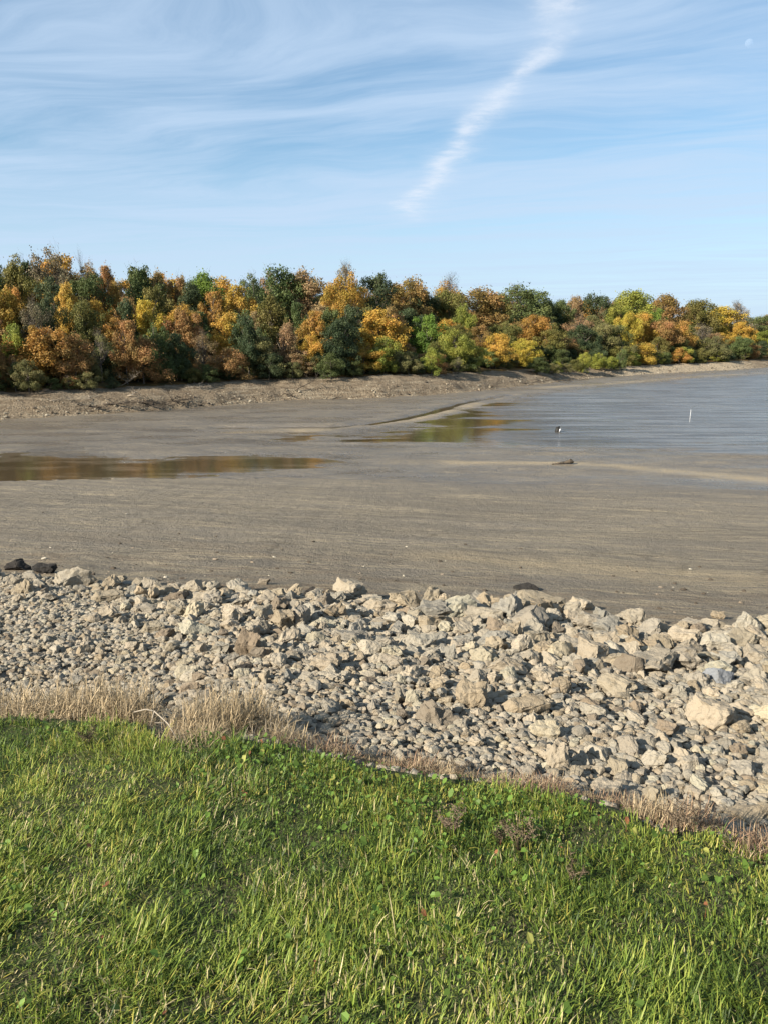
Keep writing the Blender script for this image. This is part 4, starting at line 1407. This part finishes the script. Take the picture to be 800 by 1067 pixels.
w = bpy.data.worlds.new("World")
SC.world = w
w.use_nodes = True
nt = w.node_tree
nt.nodes.clear()
n = N(nt)
out = n.node("ShaderNodeOutputWorld")
bg = n.node("ShaderNodeBackground")
sky = n.node("ShaderNodeTexSky", sky_type='NISHITA')
sky.sun_disc = False
sky.sun_elevation = SUN_EL
sky.sun_rotation = math.atan2(-dv.x, -dv.y)
sky.air_density, sky.dust_density, sky.ozone_density = 1.0, .6, 1.6
BGS = .057      # background strength; the cloud colours below are divided by it
g = n.node("ShaderNodeTexCoord").outputs["Generated"]
sx = n.node("ShaderNodeSeparateXYZ"); n.put(sx.inputs[0], g)
zz = n.math('MAXIMUM', sx.outputs[2], .035)
px_, py_ = n.math('DIVIDE', sx.outputs[0], zz), n.math('DIVIDE', sx.outputs[1], zz)
cb = n.node("ShaderNodeCombineXYZ"); n.put(cb.inputs[0], px_); n.put(cb.inputs[1], py_)
pl = cb.outputs[0]
wv = n.node("ShaderNodeTexNoise"); n.put(wv.inputs["Vector"], pl); wv.inputs["Scale"].default_value = .35; wv.inputs["Detail"].default_value = 3
wadd = n.node("ShaderNodeVectorMath", operation='MULTIPLY_ADD'); n.put(wadd.inputs[0], wv.outputs["Color"]); wadd.inputs[1].default_value = (2.6, 2.2, 0); n.put(wadd.inputs[2], pl)
c1 = n.noise(n.map(n.map(wadd.outputs[0], rot=(0, 0, .30)), (.28, .95, 1)), 1.0, 8, .62)
c2 = n.noise(n.map(n.map(wadd.outputs[0], rot=(0, 0, .45)), (.8, 4.2, 1)), 1.0, 7, .66)
veil = n.noise(n.map(pl, (.12, .25, 1)), 1.0, 3, .5)
cl = n.math('ADD', n.math('MULTIPLY', c1, .66), n.math('ADD', n.math('MULTIPLY', c2, .22), n.math('MULTIPLY', veil, .25)))
cl = n.math('MULTIPLY', n.ramp(cl, .40, .70), n.ramp(sx.outputs[2], .03, .17, .80, 1.0))
# contrail drifting apart: a straight band on the cloud layer
def sky_pt(u, v):
    x, y, z = ray(u, v)
    return x / z, y / z
(ax, ay), (bx, by) = sky_pt(427, 222), sky_pt(596, 5)
ex, ey = bx - ax, by - ay
ll = math.hypot(ex, ey); ex, ey = ex / ll, ey / ll
wob = n.noise(n.map(pl, (1, 1, 1)), 1.9, 10, .64)
wob2 = n.noise(n.map(pl, (1, 1, 1)), .9, 2, .5)
rx, ry = n.math('SUBTRACT', px_, ax), n.math('SUBTRACT', py_, ay)
al = n.math('ADD', n.math('MULTIPLY', rx, ex), n.math('MULTIPLY', ry, ey))
ac = n.math('SUBTRACT', n.math('MULTIPLY', rx, ey), n.math('MULTIPLY', ry, ex))
ac = n.math('ADD', ac, n.math('MULTIPLY', n.math('SUBTRACT', wob, .5), .34))
ac = n.math('ADD', ac, n.math('MULTIPLY', n.math('SUBTRACT', wob2, .5), .46))
wd = n.math('ADD', .125, n.math('MULTIPLY', al, -.016))
q = n.math('DIVIDE', ac, wd)
band = n.math('POWER', 2.718, n.math('MULTIPLY', n.math('MULTIPLY', q, q), -1.0))
ends = n.math('MULTIPLY', n.ramp(al, -.9, .5), n.ramp(al, ll + .5, ll + .1))
brk = n.ramp(n.noise(n.map(pl, (1, 1, 1), (0, 0, 0), (3, 7, 0)), 3.4, 6, .68), .36, .64, .30, 1.0)
trail = n.math('MULTIPLY', n.math('MULTIPLY', band, ends), n.math('MULTIPLY', brk, .82))
skyc = n.mix(1.0, sky.outputs[0], (.76, 1.02, 1.10), 'MULTIPLY')
def cloud(r, g_, b): return (.638 * r / BGS, .638 * g_ / BGS, .638 * b / BGS)
lowhaze = n.ramp(sx.outputs[2], .26, .02)
skyc = n.mix(n.math('MULTIPLY', lowhaze, .72), skyc, cloud(.42, .51, .64))
skyc = n.mix(n.math('ADD', .12, n.math('MULTIPLY', cl, .70)), skyc, cloud(.375, .475, .605))
skyc = n.mix(trail, skyc, cloud(.50, .555, .635))
nt.links.new(skyc, bg.inputs[0])
bg.inputs[1].default_value = BGS
nt.links.new(bg.outputs[0], out.inputs[0])

cam = bpy.data.cameras.new("camera")
cam.sensor_fit = 'VERTICAL'
cam.sensor_height = 36.0
cam.lens = FPX / IH * 36.0
cam.clip_start, cam.clip_end = .05, 6000
co = bpy.data.objects.new("camera", cam)
C.objects.link(co)
co.location = (0, 0, EYE)
co.rotation_euler = (math.pi / 2 - PITCH, 0, 0)
SC.camera = co
vs = SC.view_settings
vs.view_transform, vs.look, vs.exposure, vs.gamma = 'Standard', 'None', 1.3, 1.0
vs.use_curve_mapping = False
SC.cycles.max_bounces = 6
SC.cycles.diffuse_bounces = 3
SC.cycles.use_denoising = True
